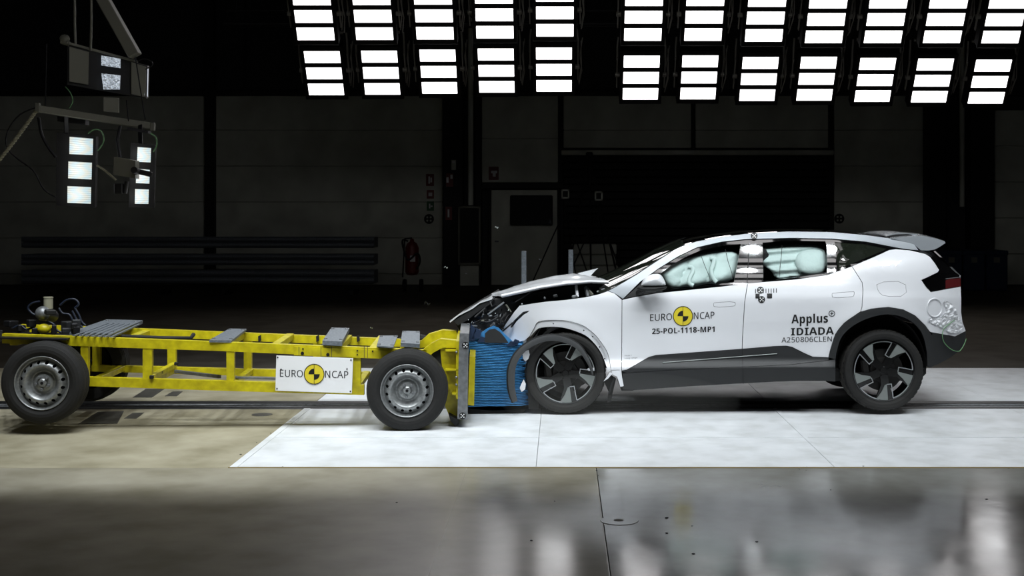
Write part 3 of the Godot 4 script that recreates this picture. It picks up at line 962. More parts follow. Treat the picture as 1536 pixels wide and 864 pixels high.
func build_car():
	var base = P(1090, 575, -0.5 * CARW)
	base.y = 0
	base.z = -0.5 * CARW
	car = thing("car", "white five-door crossover car with crushed front, burst airbags and test lettering", "car", base)
	# --- outer panels of the side that faces the camera
	var lip_line = cur([[794.6, 504.5], [801, 493], [808, 482.5], [828.6, 480.3], [849.4, 481], [863, 484.4], [877, 490], [891, 501], [900, 511.5], [911.5, 530], [916.5, 555]], 3)
	var arch_line = cur([[911.5, 559.6], [907.8, 544.8], [898.5, 524.4], [882, 506], [866, 498], [849.4, 492.8], [835.6, 490.7], [821.7, 490.7], [808, 492.8], [801, 499], [796, 505]], 3)
	var fender = [[779, 458.5], [798, 455.3], [817.5, 452.5], [849.4, 449.7], [877, 446], [898, 441.4], [912, 436.5], [922, 440], [933, 449.5], [932.3, 555.5]]
	for k in range(lip_line.size() - 1, -1, -1): fender.append(lip_line[k])
	fender.append_array([[787, 511], [780.6, 512.5], [769, 512], [761.5, 508], [754, 501.5], [753, 495], [759, 485], [771.7, 467]])
	var slit = poly([[765.3, 491.3], [770.5, 481], [784.4, 467.8], [794.6, 465.8], [791, 469], [785.7, 472], [775, 482], [768, 491.5]])
	panel("front_fender", poly(fender), M.paint, 0.0, [slit], 0.4, 0.03, 4.0)
	var slit_m = MB.new(); cells(slit_m, slit, [], 4.0, S(-0.02)); part("headlamp_slit", slit_m, M.gloss, car, "dark slit of the left headlamp")
	var lip = lip_line + arch_line
	var bolts = []
	for q in [[809, 487.3], [830, 485.6], [853.6, 487.2], [875.7, 495.6], [889, 505], [899.5, 520.5], [907, 538]]: bolts.append(circle(q[0], q[1], 1.1, 1.1, 8))
	panel("fender_flange", poly(lip), M.paint, -0.012, bolts, 0.3, 0.05, 4.0, "bare wheel arch flange with its bolt holes")
	var door_handle_f = smooth(poly([[1069.7, 455.2], [1072, 453.6], [1102.5, 451.9], [1103.6, 457.5], [1101.5, 459.6], [1071, 461.6]]), 1)
	var door_f = poly([[933, 449.5], [954, 445], [986, 439.5], [1036.7, 434.3], [1082, 429.6], [1121.5, 425], [1117, 453], [1113.7, 508.5], [1113.3, 523.7], [984, 533], [973, 536], [940, 555], [932.3, 556.5]])
	panel("front_door", door_f, M.paint, 0.0, [door_handle_f], 0.5)
	panel("door_handle", inset(door_handle_f, 0.55), M.paint, 0.002, [], 0.0)
	var door_handle_r = smooth(poly([[1247.4, 441], [1249, 439.4], [1280.5, 437], [1282, 438.5], [1281, 444], [1279, 445.4], [1248.6, 447.6]]), 1)
	var door_r = poly([[1121.5, 425], [1142, 423], [1193.7, 418.9], [1240.6, 412.3], [1278, 399.3], [1293.3, 423.7], [1294.5, 435.5], [1293, 461], [1291, 467.5], [1284.4, 471.8], [1266, 484.8], [1253, 501.5], [1245, 527], [1243, 536.5], [1219, 535.5], [1205.6, 529.6], [1188, 520.7], [1179, 519], [1161, 519.6], [1113.3, 523.7], [1113.7, 508.5], [1117, 453]])
	panel("rear_door", door_r, M.paint, 0.0, [door_handle_r], 0.5)
	panel("door_handle", inset(door_handle_r, 0.55), M.paint, 0.002, [], 0.0)
	var flap = smooth(poly([[1314, 423], [1358.5, 421.5], [1360, 444.5], [1326, 445], [1317, 438]]), 1)
	var quarter = poly([[1278, 399.3], [1311, 385.3], [1334, 374.8], [1343.7, 373.6], [1364.8, 375.3], [1388, 380.6], [1395, 385], [1402, 394], [1409, 405], [1407, 408.5], [1382.4, 420.2], [1389.5, 430.8], [1396.5, 438], [1428, 432], [1441, 430], [1442.2, 448], [1442, 468], [1444, 483], [1449, 496.5], [1432.6, 505], [1399, 499], [1395, 498], [1388, 488.5], [1373, 473.7], [1354.8, 464.4], [1332.6, 460.7], [1306.7, 463.3], [1291, 467.8], [1293, 461], [1294.5, 435.5], [1293.3, 423.7]])
	panel("rear_quarter_panel", quarter, M.paint, 0.0, [flap], 0.4)
	panel("charge_flap", inset(flap, 0.5), M.paint, 0.0005, [], 0.0)
	var rail = RAIL_UP + RAIL_LOW + [[922, 440]]
	panel("roof_rail", poly(rail), M.silver, 0.004, [], 0.3, 0.04)
	var arch_r = cur([[1243, 536.7], [1245, 527], [1253, 501.5], [1266, 484.8], [1284.4, 471.8], [1306.7, 463.3], [1332.6, 460.7], [1354.8, 464.4], [1373, 473.7], [1388, 488.5], [1395, 498.3]], 4) + [[1398.5, 503], [1396, 548], [1391, 549]] + cur([[1390, 527.4], [1386, 509], [1379, 494], [1366, 481.5], [1347.4, 473.9], [1325, 472.2], [1299, 479], [1277, 491], [1262, 507], [1255.5, 527], [1253.5, 539]], 4)
	panel("wheel_arch_trim", poly(arch_r), M.cladding, 0.012, [], 0.3, 0.05, 4.0, "dark plastic rear wheel arch trim")
	panel("rear_bumper_trim", poly([[1398.8, 499.5], [1432.6, 505.4], [1449, 497.2], [1447.4, 516], [1438, 527.4], [1425, 536.7], [1410, 545], [1395.5, 551.5], [1390, 549.8]]), M.cladding, 0.004, [], 0.2, 0.03, 4.0)
	panel("door_cladding", poly([[932.3, 557], [940, 555.5], [973, 536.5], [984, 533.5], [1113.3, 524.2], [1161, 520.1], [1179, 519.5], [1188, 521.2], [1205.6, 530.1], [1219, 536], [1243, 537], [1243, 540.2], [1183.5, 547], [1112.6, 550.2], [995, 555.7], [940, 559.2]]), M.cladding, 0.014, [], 0.1, 0.03, 4.0)
	panel("sill", poly([[934, 560], [995, 556], [1112.6, 550.5], [1183.5, 547.4], [1245, 540.5], [1253, 539], [1253, 572.5], [1225.5, 570.5], [1161, 572.7], [1090, 576.3], [1019.7, 580.5], [950, 585.5], [934, 584]]), M.cladding, 0.014, [], 0.1, 0.03, 5.0)
	var st = MB.new()
	var sp = []
	for k in 24:
		var x = lerp(994.0, 1165.5, k / 23.0)
		var y = lerp(544.0, 530.6, k / 23.0)
		sp.append(P(x, y, zs(x, y) + 0.02))
	st.tube(sp, 0.0045, 6)
	part("trim_strip", st, M.alloy, car, "thin bright strip on the door cladding")
	# shut line of front door in the cladding
	st = MB.new(); cells(st, poly([[1113.0, 524.2], [1113.8, 524.2], [1115.3, 575.5], [1114.5, 575.5]]), [], 4.0, S(0.0165)); part("door_seam", st, M.black, car)
	# --- windows
	var fg = poly([[985, 424], [990, 411], [1008, 397], [1030, 384.5], [1050, 376], [1082, 369], [1111, 366], [1109, 380], [1101, 423], [1060, 428.5], [1012, 434], [992, 436.5], [985, 436]])
	var rg = poly([[1144, 364], [1180, 361], [1238, 362], [1240.5, 370], [1241, 409], [1200, 415.5], [1145, 421]])
	var qg = poly([[1252, 363], [1297, 366], [1331, 373], [1318, 379], [1284, 393], [1257, 404.5]])
	var frame = RAIL_LOW.duplicate()
	frame.reverse()
	frame = frame.slice(0, frame.size() - 2) + BELT
	panel("window_surround", poly(frame), M.gloss, -0.008, [fg, rg, qg], 0.0, 0.03, 4.0, "gloss black window surround and pillars")
	# (the panes of the side doors are gone: they burst in the crash)
	panel("quarter_window", qg, M.screen_glass, -0.016, [], -0.6, 0.0, 6.0)
	st = MB.new(); cells(st, poly([[1123.4, 366], [1124.4, 366], [1121.2, 424], [1120.2, 424]]), [], 4.0, S(-0.006)); part("door_seam", st, M.seam, car)
	# cracks in the side windows, as fine dark wires over the glass
	for c in [[[1051, 382], [1057, 398], [1064, 415], [1066, 425]], [[1088, 374], [1092, 392], [1098, 410], [1099, 419]], [[1173, 368], [1172, 385], [1170, 402], [1169, 415]]]:
		st = MB.new()
		var q = []
		for e in c: q.append(P(e[0], e[1], zs(e[0], e[1]) - 0.012))
		st.tube(q, 0.0028, 5)
		part("measuring_wire", st, M.black, car)
	# --- airbags behind the glass
	var ab = smooth(poly([[988, 412], [1000, 402], [1012, 395], [1030, 387.5], [1051, 381], [1082, 375], [1104, 376.5], [1109, 386], [1102, 417], [1094, 422], [1078, 427], [1062, 425], [1044, 430], [1028, 430], [1012, 434], [1003, 430], [994, 420]]), 2)
	var m = MB.new()
	pillow(m, ab, 3.0, func(x, y): return zs(x, y) - 0.17, 0.12, 0.12, 15.0, func(x, y):
		var l = 0.50 + 0.5 * sqrt(abs(sin((x - 988 + (y - 405) * 0.35) / 39.0 * PI)))
		return l * (0.9 + 0.1 * sin(y * 0.16 + x * 0.05)))
	part("curtain_airbag", m, M.airbag, car, "burst pale green curtain airbag in front window")
	for c in [[[1032, 400], [1038, 402], [1039, 408], [1035, 417], [1034, 425], [1040, 429]], [[1065, 388], [1071, 389], [1070, 397], [1067, 407], [1070, 418], [1075, 424]]]:
		m = MB.new()
		var q = []
		for e in c: q.append(P(e[0], e[1], zs(e[0], e[1]) - 0.075))
		m.tube(smooth_path(q, 4), 0.022, 8)
		part("airbag_fold", m, M.airbag, car)
	var ab2 = smooth(poly([[1142, 369], [1160, 370], [1200, 367], [1226, 368], [1239, 375], [1240, 405], [1226, 413], [1200, 415], [1184, 416], [1172, 419], [1162, 416], [1158, 408], [1150, 401], [1142, 398]]), 2)
	m = MB.new()
	pillow(m, ab2, 3.0, func(x, y): return zs(x, y) - 0.16, 0.07, 0.07, 9.0, func(x, y): return 0.72 + 0.28 * sin((y + (x - 1142) * 0.10) * 0.42))
	part("curtain_airbag", m, M.airbag, car, "burst pale green curtain airbag in rear window")
	m = MB.new()
	pillow(m, smooth(poly([[1190, 392], [1196, 380], [1208, 374], [1224, 373], [1237, 378], [1239, 400], [1232, 412], [1212, 415], [1196, 409]]), 2), 3.0, func(x, y): return zs(x, y) - 0.13, 0.10, 0.05, 16.0)
	part("side_airbag", m, M.airbag, car, "round bulge of the rear airbag")
	# --- glass roof, windscreen
	var rows = []
	for q in RAIL_UP.slice(5):
		var a = P(q[0], q[1] + 0.6, zs(q[0], q[1]))
		var row = []
		for k in 17:
			var s = k / 16.0
			row.append(a.lerp(Vector3(a.x, a.y, -CARW - a.z), s) + Vector3(0, 0.03 * 4 * s * (1 - s) - 0.006, 0))
		rows.append(row)
	m = MB.new(); m.sheet(rows, 0.03, Vector3.UP)
	part("glass_roof", m, M.gloss, car, "black glass roof")
	rows = []
	for q in [[904, 441], [920, 433.5], [945, 419.5], [972, 402], [998, 384.5], [1018, 372.8], [1028, 367.5]]:
		var a = P(q[0], q[1] + 0.8, zs(q[0], q[1]) - 0.03)
		var row = []
		for k in 17:
			var s = k / 16.0
			var w = 4 * s * (1 - s)
			var f = (1028 - q[0]) / 124.0
			row.append(a.lerp(Vector3(a.x, a.y, -CARW - a.z), s) + Vector3(-0.16 * f, 0.045 + 0.01 * f, 0) * w)
		rows.append(row)
	m = MB.new(); m.grid(rows, false, Vector3(-0.6, 0.8, 0))
	part("windscreen", m, M.screen_glass, car, "dark windscreen with reflections of lamps")
	m = MB.new()
	var fr = []
	for q in [[903, 441.5], [930, 428.5], [958, 411], [985, 393], [1012, 376.2], [1028, 368.0]]: fr.append(P(q[0], q[1] + 1.2, zs(q[0], q[1]) - 0.035))
	m.tube(fr, 0.022, 6, true)
	m.add(m.mirrored(-CARW))
	part("windscreen_seal", m, M.black, car)
	# --- spoiler, tailgate, rear fascia and underside
	m = MB.new()
	rows = []
	var so = [[1336, 357.6], [1352, 355.5], [1384, 353.6], [1404, 358], [1416, 361.5], [1417.8, 364.5], [1408, 371], [1401, 374.3], [1392, 375.8], [1381, 375.4], [1371, 367], [1352, 361.6]]
	for q in so:
		var row = []
		for k in 13:
			var s = k / 12.0
			var z = lerp(-0.29, -CARW + 0.29, s)
			var a = P(q[0], q[1], -0.30)
			row.append(Vector3(a.x + 0.05 * 4 * s * (1 - s), a.y + 0.02 * 4 * s * (1 - s), z))
		rows.append(row)
	rows.append(rows[0])
	m.grid(rows, false, Vector3(0, -1, 0))
	for e in [0, 12]:
		var cap = []
		for r in so.size(): cap.append(rows[r][e])
		m.prism(cap, Vector3(0, 0, -0.004 if e == 0 else 0.004))
	part("rear_spoiler", m, M.silver, car, "white roof spoiler with an open air slot")
	m = MB.new()
	var slot = []
	for q in [[1331, 354.5], [1345, 351.4], [1362, 351], [1377, 354.2], [1367, 357.8], [1350, 357.4]]: slot.append(P(q[0], q[1], -0.42))
	m.prism(slot, Vector3(0, 0, -1.05)); part("spoiler_slot", m, M.black, car)
	rows = []
	for q in [[1327, 353], [1340, 349.9], [1352, 349], [1366, 350.4], [1381, 352.6], [1396, 356]]:
		var row = []
		for k in 9:
			var s = k / 8.0
			var a = P(q[0], q[1], -0.5)
			row.append(Vector3(a.x, a.y + 0.01 * 4 * s * (1 - s), lerp(-0.45, -CARW + 0.45, s)))
		rows.append(row)
	m = MB.new(); m.sheet(rows, 0.012, Vector3.UP); part("spoiler_wing", m, M.silver, car)
	panel("tailgate_side", poly([[1364.8, 375.6], [1402, 375], [1414, 386], [1428, 400], [1441, 412.5], [1428, 410.8], [1409.6, 410.6], [1409.8, 405], [1402.5, 393.6], [1395.4, 384.6], [1388, 380.2]]), M.gloss, -0.03, [], 0.0, 0.02)
	var light = poly([[1382.6, 420.4], [1397.6, 416.7], [1407.5, 408.8], [1409.4, 410.9], [1428, 411], [1440.6, 413], [1441.4, 429.6], [1428, 431.6], [1396.7, 437.4], [1389.8, 430.4]])
	panel("tail_light", light, M.gloss, -0.008, [], 0.2, 0.02, 3.0, "dark tail light with a red lens")
	m = MB.new(); cells(m, poly([[1418.5, 420.5], [1424, 418.6], [1440.8, 417.2], [1441.3, 429.3], [1428, 431.2], [1418.5, 432.8]]), [], 3.0, S(-0.002), Vector3(0, 0, 1), 0.006); part("red_lens", m, M.lamp_red, car, "red lens of the tail light")
	m = MB.new(); cells(m, poly([[1418.5, 417.8], [1440.5, 415.2], [1440.6, 416.2], [1418.5, 418.8]]), [], 3.0, S(0.0), Vector3(0, 0, 1), 0.006); part("light_bar", m, M.lip, car)
	var fascia = func(nm, pts, mm):
		var rr = []
		for q in pts:
			var a = P(q[0] - 0.5, q[1], zs(q[0], q[1]) + 0.0)
			var row = []
			for k in 13:
				var s = k / 12.0
				row.append(a.lerp(Vector3(a.x, a.y, -CARW - a.z), s) + Vector3(0.10 * 4 * s * (1 - s), 0, 0))
			rr.append(row)
		var f = MB.new(); f.sheet(rr, 0.02, Vector3.RIGHT)
		return part(nm, f, mm, car)
	fascia.call("tailgate_glass", [[1390, 373], [1402, 375.2], [1414, 386.2], [1428, 400.2], [1441, 412.8]], M.gloss)
	fascia.call("tailgate", [[1441, 413.2], [1441.4, 430], [1442.2, 448], [1442, 468]], M.paint)
	fascia.call("rear_bumper", [[1442, 468.3], [1444, 483], [1449, 496.7]], M.paint)
	fascia.call("rear_diffuser", [[1449, 497], [1447.4, 516], [1438, 527.2], [1425, 536.6], [1410, 545], [1395.5, 551.3]], M.cladding)
	# underbody, inner sides, wheel wells, cabin floor, firewall: all dark
	m = MB.new()
	var inner = poly([[934, 452], [1082, 432], [1278, 402], [1340, 377], [1392, 384], [1404, 406], [1380, 420], [1392, 436], [1438, 432], [1440, 482], [1392, 492], [1366, 470], [1326, 458], [1290, 466], [1262, 486], [1248, 520], [1246, 566], [1010, 572], [934, 582]])
	cells(m, inner, [], 8.0, S(-0.075))
	m.add(m.mirrored(-CARW))
	part("inner_body", m, M.liner, car)
	m = MB.new()
	var ua = P(930, 540, -0.15)
	var ub = P(1395, 540, -0.15)
	m.box(Vector3((ua.x + ub.x) / 2, 0.40, -CARW / 2), Vector3(ub.x - ua.x, 0.14, CARW - 0.5), Basis(), 0.03)
	m.box(Vector3((ua.x + 0.9 + 1.0), 0.36, -CARW / 2), Vector3(1.9, 0.12, CARW - 0.34), Basis(), 0.03)
	part("underbody", m, M.liner, car)
	for wc in [[853, 560, 60.0, 70.0], [1322, 553, 68.0, 82.0]]:
		m = MB.new()
		var wo = P(wc[0], wc[1], -0.03)
		var rx = wc[2] / 160.0
		var ry = wc[3] / 160.0
		rows = []
		for k in 25:
			var a = lerp(PI, TAU, k / 24.0)
			var c = Vector3(cos(a) * rx, -sin(a) * ry, 0)
			rows.append([wo + c, wo + c + Vector3(0, 0, -0.18), wo + c + Vector3(0, 0, -0.42)])
		m.grid(rows, false, null)
		var disc = []
		for k in 25:
			var a = lerp(PI, TAU, k / 24.0)
			disc.append(wo + Vector3(cos(a) * rx, -sin(a) * ry, -0.42))
		m.prism(disc, Vector3(0, 0, -0.01))
		part("wheel_well", m, M.black, car)
		part("wheel_well", m.mirrored(-CARW), M.black, car)
	# cabin: seats, headrests, dashboard, wheel
	for sx in [[1085, -0.52], [1085, -1.43], [1228, -0.55], [1228, -1.4]]:
		m = MB.new()
		var c = P(sx[0], 470, sx[1])
		m.box(c + Vector3(-0.05, 0.02, 0), Vector3(0.5, 0.16, 0.5), Basis(Vector3(0, 0, 1), 0.06), 0.05)
		m.box(c + Vector3(0.28, 0.34, 0), Vector3(0.14, 0.62, 0.48), Basis(Vector3(0, 0, 1), -0.25), 0.05)
		m.box(c + Vector3(0.40, 0.70, 0), Vector3(0.10, 0.17, 0.26), Basis(Vector3(0, 0, 1), -0.2), 0.04)
		part("seat", m, M.liner, car)
	m = MB.new()
	var dc = P(985, 440, -CARW / 2)
	m.box(dc + Vector3(-0.12, -0.12, 0), Vector3(0.5, 0.24, CARW - 0.3), Basis(Vector3(0, 0, 1), 0.1), 0.06)
	part("dashboard", m, M.liner, car)
	m = MB.new()
	var fw = P(916, 470, -CARW / 2)
	m.box(fw + Vector3(0.06, -0.02, 0), Vector3(0.06, 0.62, CARW - 0.24), Basis(Vector3(0, 0, 1), 0.2), 0.01)
	part("firewall", m, M.black, car)
	# --- wheels
	spoke_wheel("front_tyre", 848, 560.2, -0.03, 0.385, deg_to_rad(82), "front left tyre on a five-spoke alloy wheel")
	spoke_wheel("rear_tyre", 1325.7, 556.0, -0.03, 0.385, deg_to_rad(86), "rear left tyre on a five-spoke alloy wheel")
	for wx in [[848, 560.2], [1325.7, 556.0]]:
		m = MB.new()
		var wo = P(wx[0], wx[1], -0.03)
		wo.z = -CARW + 0.03
		var q = [Vector2(0.05, 0.03), Vector2(0.27, 0.03), Vector2(0.29, 0.0), Vector2(0.36, 0.0), Vector2(0.385, 0.04), Vector2(0.385, 0.24), Vector2(0.29, 0.26)]
		m.lathe(q, wo, Basis(Vector3.RIGHT, Vector3.UP, Vector3(0, 0, 1)), 48)
		part("far_tyre", m, M.tyre, car)
	for mm in far_side.keys(): part("far_body_side", far_side[mm], mm, car)
	build_mirror()
	build_car_front()
	build_car_marks()

func smooth_path(p: Array, k: int) -> Array:
	var c = Curve3D.new()
	for i in p.size():
		var t = (p[min(i + 1, p.size() - 1)] - p[max(i - 1, 0)]) / 6.0
		c.add_point(p[i], -t, t)
	var q = []
	for i in p.size() - 1:
		for j in k: q.append(c.sample(i, float(j) / k))
	q.append(p[p.size() - 1])
	return q

func cur(l: Array, k: int) -> Array:
	var q = []
	for e in l: q.append(Vector3(e[0], e[1], 0))
	var o = []
	for e in smooth_path(q, k): o.append([e.x, e.y])
	return o

func build_mirror():
	var z0 = func(_x, _y): return 0.12
	var m = MB.new()
	pillow(m, smooth(poly([[962, 426], [964, 420.5], [970, 414.8], [978, 411], [988, 410.6], [993, 413.5], [997, 421], [999.5, 429], [980, 430], [962, 429.5]]), 1), 2.0, z0, 0.08, 0.07, 12.0)
	var cap = part("door_mirror", m, M.paint, car, "white door mirror")
	m = MB.new()
	pillow(m, smooth(poly([[961, 429.2], [1000, 428.6], [1001, 432.5], [990, 437], [966, 437.5], [956, 434.5], [955, 431.5]]), 1), 2.0, z0, 0.075, 0.065, 7.0)
	m.bar(P(966, 434, 0.10), P(957, 440, -0.03), 0.05, 0.05, 0.01)
	part("mirror_foot", m, M.black, cap)
	m = MB.new(); cells(m, poly([[936, 447.8], [962, 424.5], [982, 426], [984, 438.8], [954, 444.3]]), [], 4.0, S(-0.004)); part("mirror_patch", m, M.black, car)

func build_car_front():
	var rg = RandomNumberGenerator.new()
	rg.seed = 77
	# bonnet: near edge, ridge and far edge, buckled
	var near = [[752, 442.2], [766, 439.2], [780, 436], [808, 429.8], [849, 423.6], [884, 420.8], [913, 421.6]]
	var ridge = [[737, 441], [752, 436], [768, 430.5], [795, 423], [830, 414.8], [860, 410.8], [893, 415.5]]
	var rows = []
	for i in near.size():
		var a = P(near[i][0], near[i][1], -0.20)
		var r = P(ridge[i][0], ridge[i][1], -0.78)
		var row = []
		for k in 25:
			var s = k / 24.0
			var z = lerp(-0.20, -CARW + 0.20, s)
			var t = clamp((a.z - z) / (a.z - r.z), 0.0, 1.0)
			var q = a.lerp(r, t)
			q.y = lerp(a.y, r.y, sin(t * PI * 0.5) if i > 0 else t) + 0.005 * sin(i * 1.9 + k * 0.7) * min(t * 3.0, 1.0)
			if z < r.z:
				var u = (r.z - z) / (CARW - 0.20 + r.z)
				q = r + Vector3((a.x - r.x) * u * 0.6, -0.10 * u * u - 0.02 * u, 0) + Vector3(0, 0.006 * sin(i * 1.3 + k * 0.9), 0)
			q.z = z
			row.append(q)
		rows.append(row)
	var m = MB.new(); m.sheet(rows, 0.018, Vector3.UP)
	part("bonnet", m, M.paint_hood, car, "buckled silver-white bonnet, lifted off the fender")
	# folded flange along the near edge
	m = MB.new()
	rows = []
	for i in near.size():
		var a = rows.size()
		var p = P(near[i][0], near[i][1], -0.20)
		rows.append([p + Vector3(0, 0.004, -0.01), p + Vector3(0, 0.0, 0.012), p + Vector3(0.0, -0.022, 0.012), p + Vector3(0.01, -0.03, -0.03)])
	m.grid(rows, false, Vector3(0, 0.3, 1)); part("bonnet_edge", m, M.paint, car)
	m = MB.new()
	m.prism([P(866, 410.2, -1.35), P(897, 402.4, -1.35), P(892, 407, -1.35), P(884, 416, -1.35)], Vector3(0, 0, -0.05)); part("bonnet_corner", m, M.paint_hood, car)
	# folded-down nose panel in front of the bonnet
	rows = []
	for q in [[676, 480.3], [690, 471.8], [705, 463.3], [720, 454], [737, 444.6]]:
		var a = P(q[0], q[1], -0.26)
		var row = []
		for k in 13:
			var s = k / 12.0
			row.append(Vector3(a.x + 0.02 * sin(k * 2.1 + q[0]), a.y - 0.06 * s + 0.012 * sin(k * 1.4 + q[0] * 0.1), lerp(-0.26, -CARW + 0.30, s)))
		rows.append(row)
	m = MB.new(); m.sheet(rows, 0.012, Vector3(-0.45, 0.89, 0)); part("nose_panel", m, M.paint_hood, car, "strip of the nose panel folded down over the barrier")
	m = MB.new()
	m.prism([P(680, 481.5, -0.27), P(706, 465.5, -0.27), P(738, 446.6, -0.27), P(741, 450, -0.27), P(718, 467, -0.27), P(700, 481, -0.27), P(687, 488, -0.27)], Vector3(0, 0, -1.3)); part("nose_dark_underside", m, M.black, car)  # black strip added as the shaded underside of the nose panel
	# dark mass of the crushed engine bay
	m = MB.new()
	var bay = []
	for q in [[684, 487], [708, 468.5], [737, 450], [757, 447], [800, 440], [850, 430], [905, 426.5], [915, 437], [898, 444], [850, 452.5], [800, 458], [781, 461], [768, 478], [757, 496], [762, 508], [720, 516], [696, 505]]: bay.append(P(q[0], q[1], -0.34))
	m.prism(bay, Vector3(0, 0, -1.25)); part("engine_bay", m, M.black, car)
	m = MB.new()
	m.box(P(850, 515, -0.95), Vector3(0.4, 0.45, 1.0), Basis(), 0.05)
	part("front_subframe", m, M.black, car)
	# crushed pieces: brackets, pipes, hoses
	var zone = poly([[690, 488], [716, 468], [740, 451], [774, 452], [772, 466], [757, 486], [751, 498], [755, 508], [706, 512]])
	var mats = [M.black, M.rig_dark, M.cladding, M.bracket, M.hose, M.steel, M.rig_dark, M.rig]
	for k in 80:
		var x = rg.randf_range(688, 776)
		var y = rg.randf_range(448, 512)
		if not Geometry2D.is_point_in_polygon(Vector2(x, y), zone): continue
		m = MB.new()
		var c = P(x, y, rg.randf_range(-0.33, -0.16))
		var b = Basis(Vector3(rg.randf() - 0.5, rg.randf() - 0.5, rg.randf() - 0.5).normalized(), rg.randf() * 3.0)
		match k % 3:
			0: m.box(c, Vector3(rg.randf_range(0.02, 0.08), rg.randf_range(0.012, 0.035), rg.randf_range(0.02, 0.06)), Basis(Vector3(0, 0, 1), rg.randf_range(0.2, 1.1)) * b.slerp(Basis(), 0.8), 0.006)
			1:
				var q = [c]
				for j in 4: q.append(q[j] + Vector3(rg.randf_range(-0.02, 0.08), rg.randf_range(-0.01, 0.07), rg.randf_range(-0.03, 0.03)))
				m.tube(smooth_path(q, 3), rg.randf_range(0.004, 0.010), 6)
			2:
				var q = [c, c + Vector3(rg.randf_range(0.02, 0.06), rg.randf_range(0.0, 0.05), 0.01), c + Vector3(rg.randf_range(0.02, 0.06), rg.randf_range(-0.04, 0.01), 0.0)]
				m.prism([q[0], q[1], q[2]], Vector3(0, 0, -0.015))
		part(["crushed_bracket", "hose", "torn_sheet"][k % 3], m, mats[rg.randi() % mats.size()], car)
	m = MB.new(); m.bar(P(731.5, 471.8, -0.15), P(756, 453.4, -0.15), 0.02, 0.014, 0.003); part("headlamp_strip", m, M.lip, car, "bare bright metal strip in the crushed nose")
	for q in [[706, 488.5, 716, 489.2, M.steel], [702, 485, 704.5, 498, M.steel], [733, 480.2, 737.5, 481.2, M.steel], [759, 457, 766.5, 468, M.rig], [725, 471, 723, 476, M.steel], [738, 460, 735, 452, M.cladding], [712, 476, 728, 462, M.cladding]]:
		m = MB.new(); m.bar(P(q[0], q[1], -0.13), P(q[2], q[3], -0.16), 0.012, 0.014, 0.003); part("metal_bracket", m, q[4], car)
	for k in 22:
		var x = rg.randf_range(700, 770)
		var y = rg.randf_range(462, 508)
		if not Geometry2D.is_point_in_polygon(Vector2(x, y), zone): continue
		m = MB.new(); m.box(P(x, y, rg.randf_range(-0.16, -0.12)), Vector3(rg.randf_range(0.008, 0.03), rg.randf_range(0.006, 0.012), 0.012), Basis(Vector3(0, 0, 1), rg.randf_range(0.2, 1.3)), 0.002)
		part("metal_shard", m, [M.steel, M.lip, M.primer][k % 3], car)
	# strut braces and boxes seen under the bonnet's near edge
	for q in [[864, 428, 866, 446, M.paint], [878, 430, 882, 445, M.steel], [880, 432, 889, 443, M.rig], [906, 428, 900, 434, M.steel]]:
		m = MB.new(); m.bar(P(q[0], q[1], -0.28), P(q[2], q[3], -0.24), 0.025, 0.03, 0.004); part("metal_bracket", m, q[4], car)
	for q in [[862, 445, 9, 5, M.steel], [833, 444, 7, 5, M.cladding], [905, 434.5, 7, 4, M.steel], [817, 447, 3, 4, M.steel], [897, 437.6, 4, 3, M.lip], [783, 456.4, 2.4, 3, M.lip]]:
		m = MB.new(); m.box(P(q[0], q[1], -0.22), Vector3(q[2] / 160.0, q[3] / 160.0, 0.05), Basis(Vector3(0, 0, 1), 0.2), 0.008); part("engine_fitting", m, q[4], car)
	# wheel arch trim torn off and hanging over the wheel
	var cl = [[772, 603], [768.5, 592], [766.2, 578], [766.4, 557], [770, 543], [777, 531], [789, 519.5], [808, 509.5], [828, 505.8], [847, 509], [866, 518.5], [877, 532], [885, 547], [889, 562]]
	var hw = [4.6, 5.6, 6.2, 6.4, 6.0, 5.8, 5.4, 5.4, 5.4, 5.2, 4.6, 4.0, 3.0, 1.2]
	rows = []
	var mid = []
	for i in cl.size(): mid.append(Vector3(cl[i][0], cl[i][1], hw[i]))
	mid = smooth_path(mid, 4)
	for i in mid.size():
		var a = mid[max(i - 1, 0)]
		var c = mid[min(i + 1, mid.size() - 1)]
		var tn = Vector2(c.x - a.x, c.y - a.y).normalized()
		var nn = Vector2(-tn.y, tn.x)
		var z = 0.055 + 0.035 * sin(i * 0.12)
		var p = Vector2(mid[i].x, mid[i].y)
		var w = mid[i].z
		var ring = []
		for e in [[-1.0, -0.015], [-0.75, 0.008], [0.55, 0.012], [1.0, 0.0], [1.0, -0.05], [0.75, -0.05], [0.6, -0.012], [-0.7, -0.016]]:
			var q = p + nn * w * e[0]
			ring.append(P(q.x, q.y, z + e[1]))
		rows.append(ring)
	m = MB.new(); m.grid(rows, true, Vector3(0, 0, 1))
	var hook = part("loose_arch_trim", m, M.liner, car, "torn front wheel arch trim hanging in a hook over the wheel")
	m = MB.new()
	var face = []
	for ring in rows: face.append([ring[1].lerp(ring[2], 0.12) + Vector3(0, 0, 0.001), ring[1].lerp(ring[2], 0.5) + Vector3(0, 0, 0.004), ring[2] + Vector3(0, 0, 0.001), ring[3] + Vector3(0, 0, 0.001)])
	m.grid(face, false, Vector3(0, 0, 1)); part("trim_face", m, M.trim_face, hook)
